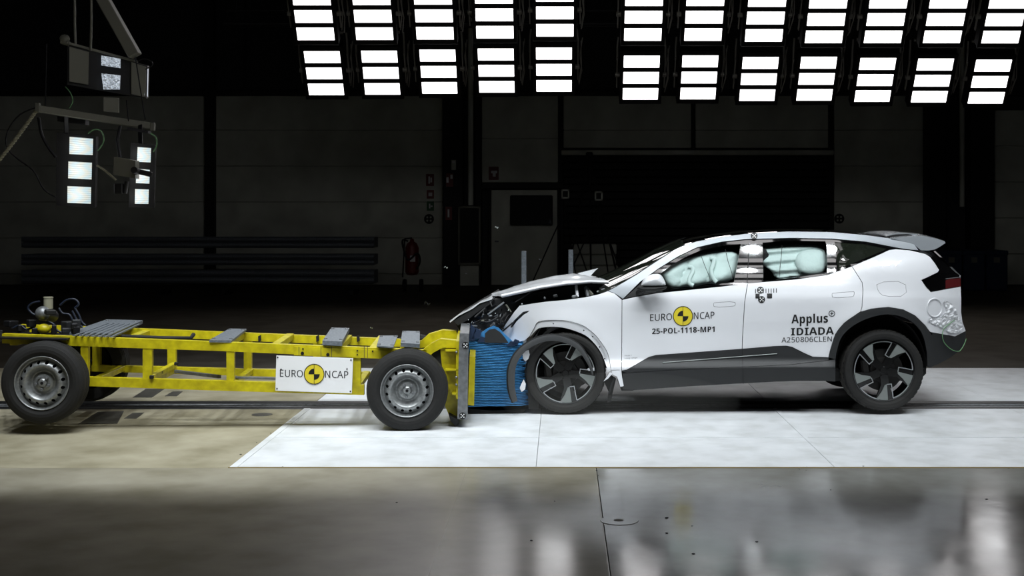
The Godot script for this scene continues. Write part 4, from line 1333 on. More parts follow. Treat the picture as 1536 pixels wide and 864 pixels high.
	# torn white brackets round the wheel, loose liner behind it
	for q in [[[784, 530], [789, 526.5], [793, 525], [794.5, 532], [792.5, 538.5], [788, 542], [784.5, 538]], [[785.5, 569], [788.6, 576], [787.5, 584], [782.5, 588], [779.5, 582], [781.5, 577]], [[917.5, 556], [931.8, 555], [933, 566], [935.6, 579], [930.6, 580.3], [925.6, 565], [919, 562]], [[881, 553.5], [885.5, 550.6], [891.5, 552.6], [890, 556], [883, 556.4]], [[905.5, 572], [915, 558], [919, 560], [912, 568]]]:
		m = MB.new()
		var a = []
		for e in q: a.append(P(e[0], e[1], 0.03 if e[0] < 900 and e[0] > 870 else 0.015))
		m.prism(a, Vector3(0, 0, -0.02)); part("torn_bracket", m, M.paint, car, "")
	for q in [[[790, 522], [806, 500], [808, 614], [793, 614], [791, 570]], [[905, 570], [914, 561], [924, 568], [916, 603], [911, 604], [913, 588]], [[926, 570], [936, 562], [952, 566], [950, 586], [932, 586]]]:
		m = MB.new()
		var a = []
		for e in q: a.append(P(e[0], e[1], -0.06))
		m.prism(a, Vector3(0, 0, -0.03)); part("torn_liner", m, M.liner, car)
	m = MB.new(); m.tube([P(913.5, 590, -0.05), P(917, 578, -0.03), P(922, 566, -0.03)], 0.008, 6); part("torn_liner", m, M.cladding, car)

func build_car_marks():
	var s0 = func(x, y): return P(x, y, zs(x, y) + 0.003)
	var m
	# lettering on the front door
	var sl = -0.044
	m = MB.new(); letters(m, "EURO", "Droid Sans", 400, 975.2, 1008, 481.6, 10.2, sl, s0); part("door_lettering", m, M.print, car)
	m = MB.new(); letters(m, "NCAP", "Droid Sans", 400, 1040.6, 1071.6, 478.9, 10.2, sl, s0); part("door_lettering", m, M.print, car)
	emblem_parts(car, 1024.4, 474.2, 14.6, S(0.0))
	m = MB.new(); letters(m, "25-POL-1118-MP1", "Droid Sans", 700, 978, 1072, 501.2, 8.2, -0.036, s0); part("door_lettering", m, M.print, car)
	m = MB.new(); letters(m, "Polestar 3", "Droid Sans", 400, 937.2, 947.5, 534.4, 1.9, -0.05, s0); letters(m, "Long range", "Droid Sans", 400, 937.2, 956.0, 538.2, 1.9, -0.05, s0); part("door_lettering", m, M.print_grey, car)
	# lettering on the rear door
	m = MB.new(); letters(m, "Applus", "Droid Sans", 700, 1187.2, 1242, 485.2, 12.8, -0.03, s0)
	cells(m, circle(1247.8, 470.3, 4.9, 4.7, 24), [circle(1247.8, 470.3, 3.9, 3.7, 24)], 3.0, s0)
	cells(m, poly([[1245.6, 469.9], [1250.0, 469.9], [1250.0, 470.9], [1245.6, 470.9]]), [], 3.0, s0)
	cells(m, poly([[1247.3, 468.1], [1248.3, 468.1], [1248.3, 472.6], [1247.3, 472.6]]), [], 3.0, s0)
	part("door_lettering", m, M.print, car)
	m = MB.new(); letters(m, "IDIADA", "Droid Sans", 700, 1186.5, 1250.8, 503.2, 11.0, -0.026, s0); part("door_lettering", m, M.print, car)
	m = MB.new(); letters(m, "A250806CLEN", "Droid Sans", 400, 1172.2, 1247.8, 513.8, 7.6, -0.022, s0); part("door_lettering", m, M.print, car)
	# targets, squares and the row of ticks by the pillar
	target_on(car, "target_sticker", 1140.6, 435.2, 5.2, S(0.0))
	target_on(car, "target_sticker", 1142.4, 449.2, 5.2, S(0.0))
	target_on(car, "target_sticker", 1131.2, 353.6, 5.0, S(0.008))
	m = MB.new()
	for q in [[1133.2, 440.6, 1139.4, 447.4], [1150.6, 440.2, 1158.2, 447.2]]: cells(m, poly([[q[0], q[1]], [q[2], q[1]], [q[2], q[3]], [q[0], q[3]]]), [], 4.0, s0)
	for k in 9:
		var x = 1132.8 + k * 3.9
		if k in [1, 2]: continue
		cells(m, poly([[x, 433.4 - k * 0.12], [x + 1.1, 433.4 - k * 0.12], [x + 1.1, 440.0 - k * 0.12], [x, 440.0 - k * 0.12]]), [], 4.0, s0)
	part("scale_sticker", m, M.print, car)
	# crumpled patch with its round lip on the rear bumper, the green wire on it
	m = MB.new()
	var ring = []
	for k in 29:
		var a = TAU * k / 28
		var x = 1402 + cos(a) * 11.2
		var y = 461.5 + sin(a) * 13.6
		ring.append(P(x, y, zs(x, y) + 0.004))
	m.tube(ring, 0.008, 6, false)
	part("bumper_cap", m, M.paint, car, "round crumpled cover on the rear bumper")
	m = MB.new()
	var wr = smooth(poly([[1414, 450], [1424, 453], [1434, 462], [1438, 476], [1447, 490], [1440, 500], [1424, 499], [1412, 490], [1394, 484], [1393, 476], [1410, 478], [1420, 466]]), 1)
	var nz = FastNoiseLite.new()
	nz.seed = 5; nz.frequency = 0.07
	cells(m, wr, [], 1.6, func(x, y): return P(x, y, zs(x, y) + 0.006 + 0.05 * abs(nz.get_noise_2d(x * 1.1, y * 1.1))), Vector3(0, 0, 1), 0.01)
	part("crumpled_film", m, M.paint, car, "crumpled skin of the rear bumper")
	m = MB.new()
	var w = []
	for q in [[1432, 480], [1424, 486], [1416, 493], [1413.4, 502], [1416, 513], [1424, 522], [1433, 526.5], [1440, 526], [1446, 517], [1449.5, 508]]: w.append(P(q[0], q[1], zs(q[0], q[1]) + 0.03))
	m.tube(smooth_path(w, 4), 0.0035, 6); part("wire", m, M.wire_green, car, "thin green wire looped on the bumper")

# ------------------------------------------------------------------ the barrier trolley
# Built in its own axes: x along it, y up, z towards the camera (0 at the near wheels' outer faces). It stands a little turned and nose-down.
var tro: Node3D
var tt: Transform3D
func TW(px: float, py: float, w: float) -> Vector3:       # that line of sight, cut by the plane z = w of the trolley
	var inv = tt.affine_inverse()
	var c = inv * CAM
	var d = inv.basis * (P(px, py, 0.0) - CAM)
	return c + d * ((w - c.z) / d.z)
func TH(px: float, py: float, h: float) -> Vector3:       # cut by its level y = h
	var inv = tt.affine_inverse()
	var c = inv * CAM
	var d = inv.basis * (P(px, py, 0.0) - CAM)
	return c + d * ((h - c.y) / d.y)
func tpart(nm: String, mb: MB, m: Material, parent: Node = null, label := "") -> MeshInstance3D:
	var o = MeshInstance3D.new()
	var p = parent if parent else tro
	o.name = numbered(nm, p)
	o.mesh = mb.mesh(); o.material_override = m
	p.add_child(o, true)
	if label: o.set_meta("label", label)
	return o
func tprism(mb: MB, pts: Array, w: float, depth: float):
	var a = []
	for q in pts: a.append(TW(q[0], q[1], w))
	mb.prism(a, Vector3(0, 0, -depth))
func steel_wheel(o: Vector3, rt: float, side: float, label: String):
	# side 1 faces the camera, -1 the other way
	var b = Basis(Vector3(side, 0, 0), Vector3(0, 1, 0), Vector3(0, 0, -side))
	if side > 0: b = Basis(Vector3.RIGHT, Vector3.DOWN, Vector3.FORWARD)
	var R = rt * 0.655
	var m = MB.new()
	var prof = [Vector2(R * 0.97, 0.02), Vector2(R * 1.0, 0.004), Vector2(R * 1.05, -0.002), Vector2(R * 1.15, -0.012), Vector2(R * 1.26, -0.012), Vector2(rt * 0.905, -0.004), Vector2(rt * 0.912, -0.001), Vector2(rt * 0.955, 0.008), Vector2(rt * 0.985, 0.026)]
	for k in 4:
		var zc = 0.04 + k * 0.034
		prof.append_array([Vector2(rt, zc), Vector2(rt, zc + 0.024), Vector2(rt - 0.007, zc + 0.026), Vector2(rt - 0.007, zc + 0.032)])
	prof.append_array([Vector2(rt * 0.985, 0.185), Vector2(rt * 0.93, 0.205), Vector2(R, 0.2)])
	m.lathe(prof, o, b, 72)
	var tyre = tpart("tyre", m, M.tyre, null, label)
	# rim edge
	m = MB.new()
	m.lathe([Vector2(R * 0.99, 0.006), Vector2(R * 1.0, -0.004), Vector2(R * 0.975, -0.008), Vector2(R * 0.95, 0.0), Vector2(R * 0.93, 0.022), Vector2(R * 0.90, 0.03), Vector2(R * 0.86, 0.034)], o, b, 64, true)
	tpart("rim", m, M.steel_rim, tyre)
	# pressed disc with its ring of holes
	var f = func(u, r):
		var z = crv([[0.0, 0.030], [0.18, 0.030], [0.30, 0.034], [0.36, 0.056], [0.45, 0.060], [0.54, 0.020], [0.60, 0.000], [0.68, -0.004], [0.76, 0.010], [0.82, 0.034], [0.88, 0.044]], r / 100.0)
		var a = u / 100.0
		return o + b * Vector3(cos(a) * r / 100.0 * R, sin(a) * r / 100.0 * R, z)
	var holes = []
	for k in 16: holes.append(circle((k + 0.5) * TAU / 16 * 100.0, 76.0, 8.2, 6.0, 12))
	m = MB.new()
	cells(m, poly([[0, 16], [TAU * 100, 16], [TAU * 100, 88], [0, 88]]), holes, 10.5, f, Vector3(0, 0, side), 0.006, Vector3(0, 0, -side))
	var disc = tpart("wheel_disc", m, M.steel_rim, tyre)
	m = MB.new()
	m.lathe([Vector2(R * 0.02, 0.004), Vector2(R * 0.12, 0.006), Vector2(R * 0.15, 0.012), Vector2(R * 0.17, 0.03)], o, b, 24)
	tpart("hub", m, M.steel_rim, tyre)
	m = MB.new(); m.lathe([Vector2(0.001, 0.0), Vector2(R * 0.055, 0.0), Vector2(R * 0.06, 0.008)], o, b, 16); tpart("hub_cap", m, M.bracket, tyre)
	m = MB.new()
	for k in 5:
		var a = k * TAU / 5 + 0.4
		var c = Vector3(cos(a) * R * 0.24, sin(a) * R * 0.24, 0)
		m.lathe([Vector2(0.001, 0.0), Vector2(0.012, 0.0), Vector2(0.014, 0.006), Vector2(0.014, 0.025)], o + b * c, b, 6)
		tpart("wheel_nut", m, M.steel, tyre)
		m = MB.new()
	m.lathe([Vector2(0.001, 0.07), Vector2(R * 0.9, 0.07), Vector2(R * 0.9, 0.19)], o, b, 32)
	tpart("brake_drum", m, M.black, tyre)

func build_trolley():
	var d = CAM.y * F / (647.5 - VY)
	var zf = CAM.z - d
	var o = Vector3((611.0 - VX) / F * d, 0, zf)
	tt = Transform3D(Basis(Vector3.UP, deg_to_rad(3.5)) * Basis(Vector3(0, 0, 1), deg_to_rad(-1.7)), o)
	tro = thing("barrier_trolley", "yellow steel crash trolley with a blue honeycomb block and white sign board", "trolley", o)
	tro.set_meta("local", true)
	tro.transform = tt
	var rt = 0.355
	var fw = TW(610.3, 590, 0.0); fw.y = rt
	var rw = TW(62.5, 574.5, 0.0); rw.y = rt
	steel_wheel(fw, rt, 1.0, "front wheel of the trolley nearest the camera")
	steel_wheel(rw, rt, 1.0, "rear wheel of the trolley nearest the camera")
	var far = -1.50
	steel_wheel(Vector3(fw.x, rt, far), rt, -1.0, "")
	steel_wheel(Vector3(rw.x, rt, far), rt, -1.0, "")
	var m = MB.new()
	for q in [fw, rw]: m.tube([Vector3(q.x, rt, -0.12), Vector3(q.x, rt, far + 0.12)], 0.045, 10)
	tpart("axle", m, M.bracket)
	var W = -0.22       # near rails
	var WF = -1.28      # far rails
	# long rails
	m = MB.new(); tprism(m, [[3, 500.6], [30, 501.6], [640, 524.8], [640, 536.8], [440, 531.5], [330, 526.5], [101, 518.6], [3, 515]], W, 0.07); tpart("upper_rail", m, M.yellow, null, "near upper rail")
	m = MB.new(); tprism(m, [[125, 565.6], [320, 571], [546, 577.5], [546, 592.6], [413, 588.6], [320, 585.8], [125, 579]], W, 0.07); tpart("lower_rail", m, M.yellow, null, "near lower rail")
	m = MB.new(); tprism(m, [[30, 487], [223, 493.6], [436, 502.3], [620, 509.5], [620, 521], [436, 514], [223, 505.5], [30, 499]], WF, 0.07); tpart("upper_rail", m, M.yellow, null, "far upper rail")
	m = MB.new(); tprism(m, [[100, 546.5], [320, 552.5], [560, 559], [560, 569.5], [320, 562.5], [100, 556]], WF, 0.07); tpart("lower_rail", m, M.yellow, null, "far lower rail")
	# doubler plate on the near rail, with its bolts
	m = MB.new(); tprism(m, [[441, 519.6], [584.5, 526], [584.5, 538.6], [441, 533]], W + 0.012, 0.012); var db = tpart("doubler_plate", m, M.yellow)
	for q in [[454.5, 523.4, 1.3], [453.5, 530, 2.6], [491.8, 532, 2.6], [536, 526, 1.2], [536, 532, 1.2], [559, 526.8, 1.2]]:
		m = MB.new(); var c = TW(q[0], q[1], W + 0.014)
		m.lathe([Vector2(0.0005, 0.004), Vector2(q[2] / 172.0, 0.004), Vector2(q[2] / 168.0, -0.002)], c, Basis(), 10); tpart("bolt", m, M.bracket, db)
	for x in [448, 481, 497, 546, 551]:
		m = MB.new(); tprism(m, [[x, 520], [x + 0.7, 520], [x + 0.7, 537], [x, 537]], W + 0.014, 0.004); tpart("weld_seam", m, M.stain, db)
	# posts
	for q in [[214, 227.6, 521, 568], [339.6, 351, 526, 574], [528, 541, 534, 580], [121, 132, 518, 567]]:
		m = MB.new(); tprism(m, [[q[0], q[2]], [q[1], q[2] + 0.3], [q[1], q[3]], [q[0], q[3]]], W - 0.005, 0.06); tpart("post", m, M.yellow)
	for q in [[138.5, 150, 502, 548], [251, 263.5, 506, 551], [365.6, 377, 511, 555], [470, 481, 515, 558]]:
		m = MB.new(); tprism(m, [[q[0], q[2]], [q[1], q[2] + 0.3], [q[1], q[3]], [q[0], q[3]]], WF - 0.005, 0.06); tpart("post", m, M.yellow)
	# cross members, upper and lower
	var hy = TW(320, 521, W).y
	var ly = TW(320, 579, W).y
	for x in [20, 175, 330, 410, 505, 560, 612]:
		var a = TW(x, 515, W - 0.05)
		m = MB.new(); m.bar(Vector3(a.x, hy, W - 0.06), Vector3(a.x, hy, WF - 0.02), 0.07, 0.06, 0.004, Vector3.UP); tpart("cross_member", m, M.yellow)
	for x in [135, 221, 345, 440, 535]:
		var a = TW(x, 578, W - 0.05)
		m = MB.new(); m.bar(Vector3(a.x, ly, W - 0.06), Vector3(a.x, ly, WF - 0.02), 0.06, 0.05, 0.004, Vector3.UP); tpart("cross_member", m, M.yellow)
	# diagonal tie with its square end caps
	m = MB.new(); m.bar(TW(227, 566, W - 0.02), TW(262, 547, WF + 0.1), 0.05, 0.05, 0.004); tpart("diagonal_tie", m, M.yellow)
	for q in [[240.5, 558.5, -0.55], [264.5, 545.5, -0.95], [227.5, 565.5, W + 0.01]]:
		m = MB.new(); m.box(TW(q[0], q[1], q[2]), Vector3(0.035, 0.03, 0.03), Basis(), 0.004); tpart("end_cap", m, M.black)
	m = MB.new(); m.bar(TW(263, 557, -0.9), TW(330, 565, -0.4), 0.03, 0.03, 0.004); m.bar(TW(350, 566, -0.5), TW(413, 568, -0.7), 0.03, 0.02, 0.004); tpart("brake_rod", m, M.steel)
	# hooks on the far rail
	for x in [387, 474, 535]:
		m = MB.new(); tprism(m, [[x, 504.5], [x + 4, 502.5], [x + 4.5, 511], [x + 0.5, 513.5]], WF + 0.03, 0.02); tpart("hook", m, M.black)
	m = MB.new(); m.bar(TW(218, 497, WF + 0.03), TW(219, 501, WF + 0.03), 0.02, 0.03); m.tube([TH(182, 504.5, hy + 0.05), TH(240, 507, hy + 0.05), TH(286, 507.5, hy + 0.05), TH(290, 502, hy + 0.06)], 0.02, 6); tpart("cable", m, M.black)
	# grey steel plates bolted across the frame
	for q in [[[104, 504], [160, 484.2], [214, 485.6], [170, 506.5], 0.035], [[313.7, 513.5], [344, 495.8], [369.7, 496.4], [347, 514], 0.02], [[483.5, 517.5], [497, 497.6], [524, 498], [513, 519], 0.04], [[565, 520.4], [569.5, 505.2], [596.5, 505], [590, 522.2], 0.012], [[600.8, 520], [603.5, 501.5], [629.5, 501.9], [629.5, 522], 0.035]]:
		m = MB.new()
		var a = []
		for k in 4: a.append(TH(q[k][0], q[k][1], hy + 0.045))
		m.prism(a, Vector3(0, q[4], 0))
		var bp = tpart("ballast_plate", m, M.galv)
		for k in 4:
			m = MB.new()
			var c = a[k].lerp((a[0] + a[1] + a[2] + a[3]) / 4, 0.22) + Vector3(0, q[4], 0)
			m.lathe([Vector2(0.0005, 0.008), Vector2(0.014, 0.008), Vector2(0.016, 0.0)], c, Basis(Vector3.RIGHT, Vector3(0, 0, -1), Vector3.UP), 8); tpart("bolt", m, M.steel, bp)
	# ribs on the big rear plate
	m = MB.new()
	for k in 7:
		var t = (k + 0.5) / 7.0
		var a = TH(lerp(104.0, 170.0, t), lerp(504.0, 506.5, t), hy + 0.082)
		var c = TH(lerp(160.0, 214.0, t), lerp(484.2, 485.6, t), hy + 0.082)
		m.bar(a.lerp(c, 0.03), a.lerp(c, 0.97), 0.02, 0.008)
		tpart("plate_rib", m, M.galv); m = MB.new()
	# front end: arms rising to the head, web plates, face plate
	for q in [[W + 0.0, [[584, 527], [634, 525.5], [646, 516], [661, 508.5], [688.5, 511.2], [688.5, 522], [664, 521.5], [650, 529], [640, 538], [584, 538.6]]], [WF + 0.1, [[600, 517], [632, 511.5], [643, 501.5], [664, 495.2], [684.5, 496.6], [688, 510], [668, 508], [655, 515], [640, 521], [600, 524]]]]:
		m = MB.new(); tprism(m, q[1], q[0], 0.11); tpart("head_arm", m, M.yellow)
	m = MB.new(); tprism(m, [[660, 520], [688.5, 512], [688.5, 596], [684, 596], [676, 588], [664, 560]], W - 0.02, 0.03); tpart("web_plate", m, M.yellow)
	m = MB.new(); tprism(m, [[664, 518], [688, 512], [688, 596], [680, 592], [668, 565]], -0.75, 0.03); tpart("web_plate", m, M.yellow)
	for y in [525, 554, 590]:
		m = MB.new(); tprism(m, [[668 if y < 560 else 678, y], [688, y], [688, y + 2.2], [668 if y < 560 else 678, y + 2.2]], W + 0.06, 0.9); tpart("shelf_plate", m, M.yellow)
	m = MB.new(); tprism(m, [[684.2, 512], [688.6, 512], [688.6, 600], [684.2, 598]], W + 0.06, 1.2); tpart("face_plate", m, M.yellow)
	m = MB.new(); tprism(m, [[665, 585], [684, 588], [690, 625], [684, 634], [673, 622], [668, 610]], W - 0.12, 0.5); tpart("skirt_plate", m, M.yellow)
	for q in [[684.6, 528], [684.6, 566], [684.6, 577]]:
		m = MB.new(); m.ball(TW(q[0], q[1], W + 0.065), Vector3(0.012, 0.012, 0.012), 8); tpart("bolt", m, M.steel)
	# grey mounting post with its two targets
	m = MB.new(); tprism(m, [[689.5, 500], [703.5, 500.5], [702.5, 520], [701, 629.5], [686, 628.5], [688.5, 520]], W + 0.09, 1.25)
	var mp = tpart("mounting_wall", m, M.steel, null, "grey steel mounting wall of the barrier block")
	var tf = func(x, y): return TW(x, y, W + 0.0905)
	target_on(mp, "target_sticker", 698.2, 518, 5.4, tf)
	target_on(mp, "target_sticker", 693.8, 623.6, 5.2, tf)
	m = MB.new(); tprism(m, [[673, 622], [686, 629], [689, 634], [684, 640], [676, 632]], W + 0.02, 0.3); tpart("bottom_bracket", m, M.rig_dark)
	m = MB.new(); tprism(m, [[704.5, 534.5], [713, 535], [711, 608.5], [701.8, 607.5]], W - 0.10, 1.05); tpart("back_plate", m, M.yellow)
	# the blue honeycomb block: crushed layers
	var z0 = -0.86
	var rg = RandomNumberGenerator.new()
	rg.seed = 12
	var nz = FastNoiseLite.new()
	nz.seed = 3; nz.frequency = 0.03
	var bs = Vector3(0.04, 0, 0)
	var corner = [TW(703.5, 512, z0), TW(783, 517.5, z0), TW(794, 609, z0), TW(702, 611, z0)]
	for layer in 40:
		var t0 = layer / 40.0
		var t1 = (layer + 1) / 40.0
		m = MB.new()
		var rows = []
		for e in [[t0, -0.06], [lerp(t0, t1, 0.16), 0.0], [lerp(t0, t1, 0.62), 0.0], [lerp(t0, t1, 0.9), -0.06]]:
			var row = []
			var n = 18
			var a = corner[0].lerp(corner[3], e[0])
			var c = corner[1].lerp(corner[2], e[0])
			if e[0] < 0.25: a = a.lerp(c, 0.0)
			for k in n:
				var s = float(k) / (n - 1)
				var p = a.lerp(c, s)
				p.y += 0.004 * nz.get_noise_2d(k * 9.0, layer * 5.0)
				p.z += (e[1] * 0.6) + 0.010 * nz.get_noise_2d(k * 12.0 + 50, layer * 12.0) - 0.05 * smoothstep(0.85, 1.0, s)
				if k == n - 1: p.x += 0.02 * sin(layer * 1.7)
				row.append(p)
			rows.append(row)
		# the layer goes back as a slab
		var back = []
		for p in rows[3]: back.append(p + Vector3(0, 0, -0.95))
		var back0 = []
		for p in rows[0]: back0.append(p + Vector3(0, 0, -0.95))
		m.grid([back0, rows[0]], false, Vector3.UP)
		m.grid([rows[0], rows[1]], false, Vector3(0, 1, 0.2))
		m.grid([rows[1], rows[2]], false, Vector3(0, 0, 1))
		m.grid([rows[2], rows[3]], false, Vector3(0, -1, 0.2))
		m.grid([rows[3], back], false, Vector3.DOWN)
		var endc = []
		for rr in [back0] + rows + [back]: endc.append(rr[rr.size() - 1])
		m.prism(endc, Vector3(0.002, 0, 0))
		tpart("honeycomb_layer", m, M.blue)
	# torn cladding above it and the grey sheet standing out of the block
	var top = []
	for q in [[706, 513], [712, 505], [722, 499], [731, 493], [740, 489], [748, 492], [757, 501], [768, 511], [770, 517]]: top.append(TW(q[0], q[1], z0 - 0.02))
	m = MB.new(); m.prism(top, Vector3(0, 0, -0.03)); tpart("torn_cladding", m, M.blue, null, "torn blue cladding of the block")
	m = MB.new()
	var gs = []
	for q in [[727, 514], [727.5, 500], [734, 494.5], [742, 493], [750, 498], [757, 506], [763, 514.5]]: gs.append(TW(q[0], q[1], z0 + 0.015))
	m.prism(gs, Vector3(0, 0, -0.012)); tpart("torn_sheet", m, M.cladding, null, "dark grey sheet stuck in the top of the block")
	for q in [[702, 487, 714, 511], [708, 492, 722, 508], [716, 505, 730, 513], [768, 509, 779, 517], [760, 512, 775, 519]]:
		m = MB.new(); tprism(m, [[q[0], q[3]], [lerp(q[0], q[2], 0.4), q[1]], [q[2], lerp(q[1], q[3], 0.3)], [q[2] - 2, q[3]]], z0 + 0.01, 0.05); tpart("torn_sheet", m, M.blue_dark)
	# dark foot under the block
	m = MB.new(); tprism(m, [[702, 613], [738, 616], [788, 614], [786, 618], [742, 624], [702, 622]], z0 - 0.05, 0.8); tpart("block_foot", m, M.black)
	# sign board
	m = MB.new(); tprism(m, [[414.6, 533.4], [529.6, 537.6], [527.6, 590], [413, 586]], W + 0.05, 0.015)
	var sb = tpart("sign_board", m, M.white, null, "white sign board with lettering and a round yellow emblem")
	var sf = func(x, y): return TW(x, y, W + 0.0515)
	m = MB.new(); letters(m, "EURO", "Droid Sans", 400, 419.8, 454.2, 565.0, 10.6, 0.026, sf); tpart("lettering", m, M.print, sb)
	m = MB.new(); letters(m, "NCAP", "Droid Sans", 400, 487.6, 522.4, 566.6, 10.6, 0.026, sf); tpart("lettering", m, M.print, sb)
	emblem_parts(sb, 471.3, 561.2, 15.0, func(x, y): return TW(x, y, W + 0.0505))
	for q in [[416.5, 536], [526.5, 540], [525.5, 587], [415.5, 583], [421.5, 554], [520.5, 553.5]]:
		m = MB.new(); m.ball(TW(q[0], q[1], W + 0.052), Vector3(0.007, 0.007, 0.004), 8); tpart("screw", m, M.bracket, sb)
	# pneumatic gear on the tail: cylinders, canister, hoses, valve blocks
	var gp = func(px, py, w): return TW(px, py, w)
	m = MB.new(); m.tube([gp.call(72.5, 463, -0.6), gp.call(72.5, 446, -0.6)], 0.040, 16); m.tube([gp.call(72.5, 447, -0.6), gp.call(72.5, 445.4, -0.6)], 0.043, 16); tpart("canister", m, M.rope, null, "cream canister")
	m = MB.new(); m.ball(gp.call(64, 470, -0.5), Vector3(0.065, 0.065, 0.065), 18); tpart("pressure_bottle", m, M.steel)
	m = MB.new(); m.tube([gp.call(64, 470, -0.52), gp.call(78, 474, -0.9)], 0.06, 16); tpart("pressure_bottle", m, M.bracket)
	m = MB.new(); m.ball(gp.call(66, 493, -0.42), Vector3(0.06, 0.045, 0.05), 14); tpart("pressure_bottle", m, M.yellow)
	var rb = RandomNumberGenerator.new()
	rb.seed = 31
	for k in 16:
		var x = rb.randf_range(14, 122)
		var y = rb.randf_range(484, 500) if x < 60 or x > 100 else rb.randf_range(466, 498)
		m = MB.new(); m.box(gp.call(x, y, rb.randf_range(-0.9, -0.35)), Vector3(rb.randf_range(0.03, 0.12), rb.randf_range(0.03, 0.09), rb.randf_range(0.05, 0.12)), Basis(Vector3.UP, rb.randf()), 0.006)
		tpart("valve_block", m, [M.rig_dark, M.bracket, M.cladding, M.bracket][k % 4])
	for q in [[[60, 452], [48, 455], [42, 462], [48, 470], [58, 474]], [[90, 458], [100, 450], [112, 449], [118, 456], [112, 462]], [[112, 462], [118, 472], [122, 482], [128, 488]], [[108, 466], [114, 478], [119, 487], [124, 491]], [[70, 482], [80, 486], [84, 494], [92, 499]], [[88, 462], [94, 470], [104, 472], [110, 484]], [[20, 492], [30, 488], [40, 494], [52, 490]]]:
		m = MB.new()
		var a = []
		for e in q: a.append(gp.call(e[0], e[1], -0.55))
		m.tube(smooth_path(a, 4), 0.010, 6); tpart("hose", m, M.hose)
	m = MB.new(); m.bar(TH(10, 503, hy + 0.05), TH(112, 505, hy + 0.05), 0.5, 0.012); tpart("tail_deck", m, M.bracket)
	m = MB.new(); m.bar(gp.call(1, 503, W), gp.call(1, 505, WF), 0.03, 0.09, 0.004); tpart("tail_bar", m, M.black)

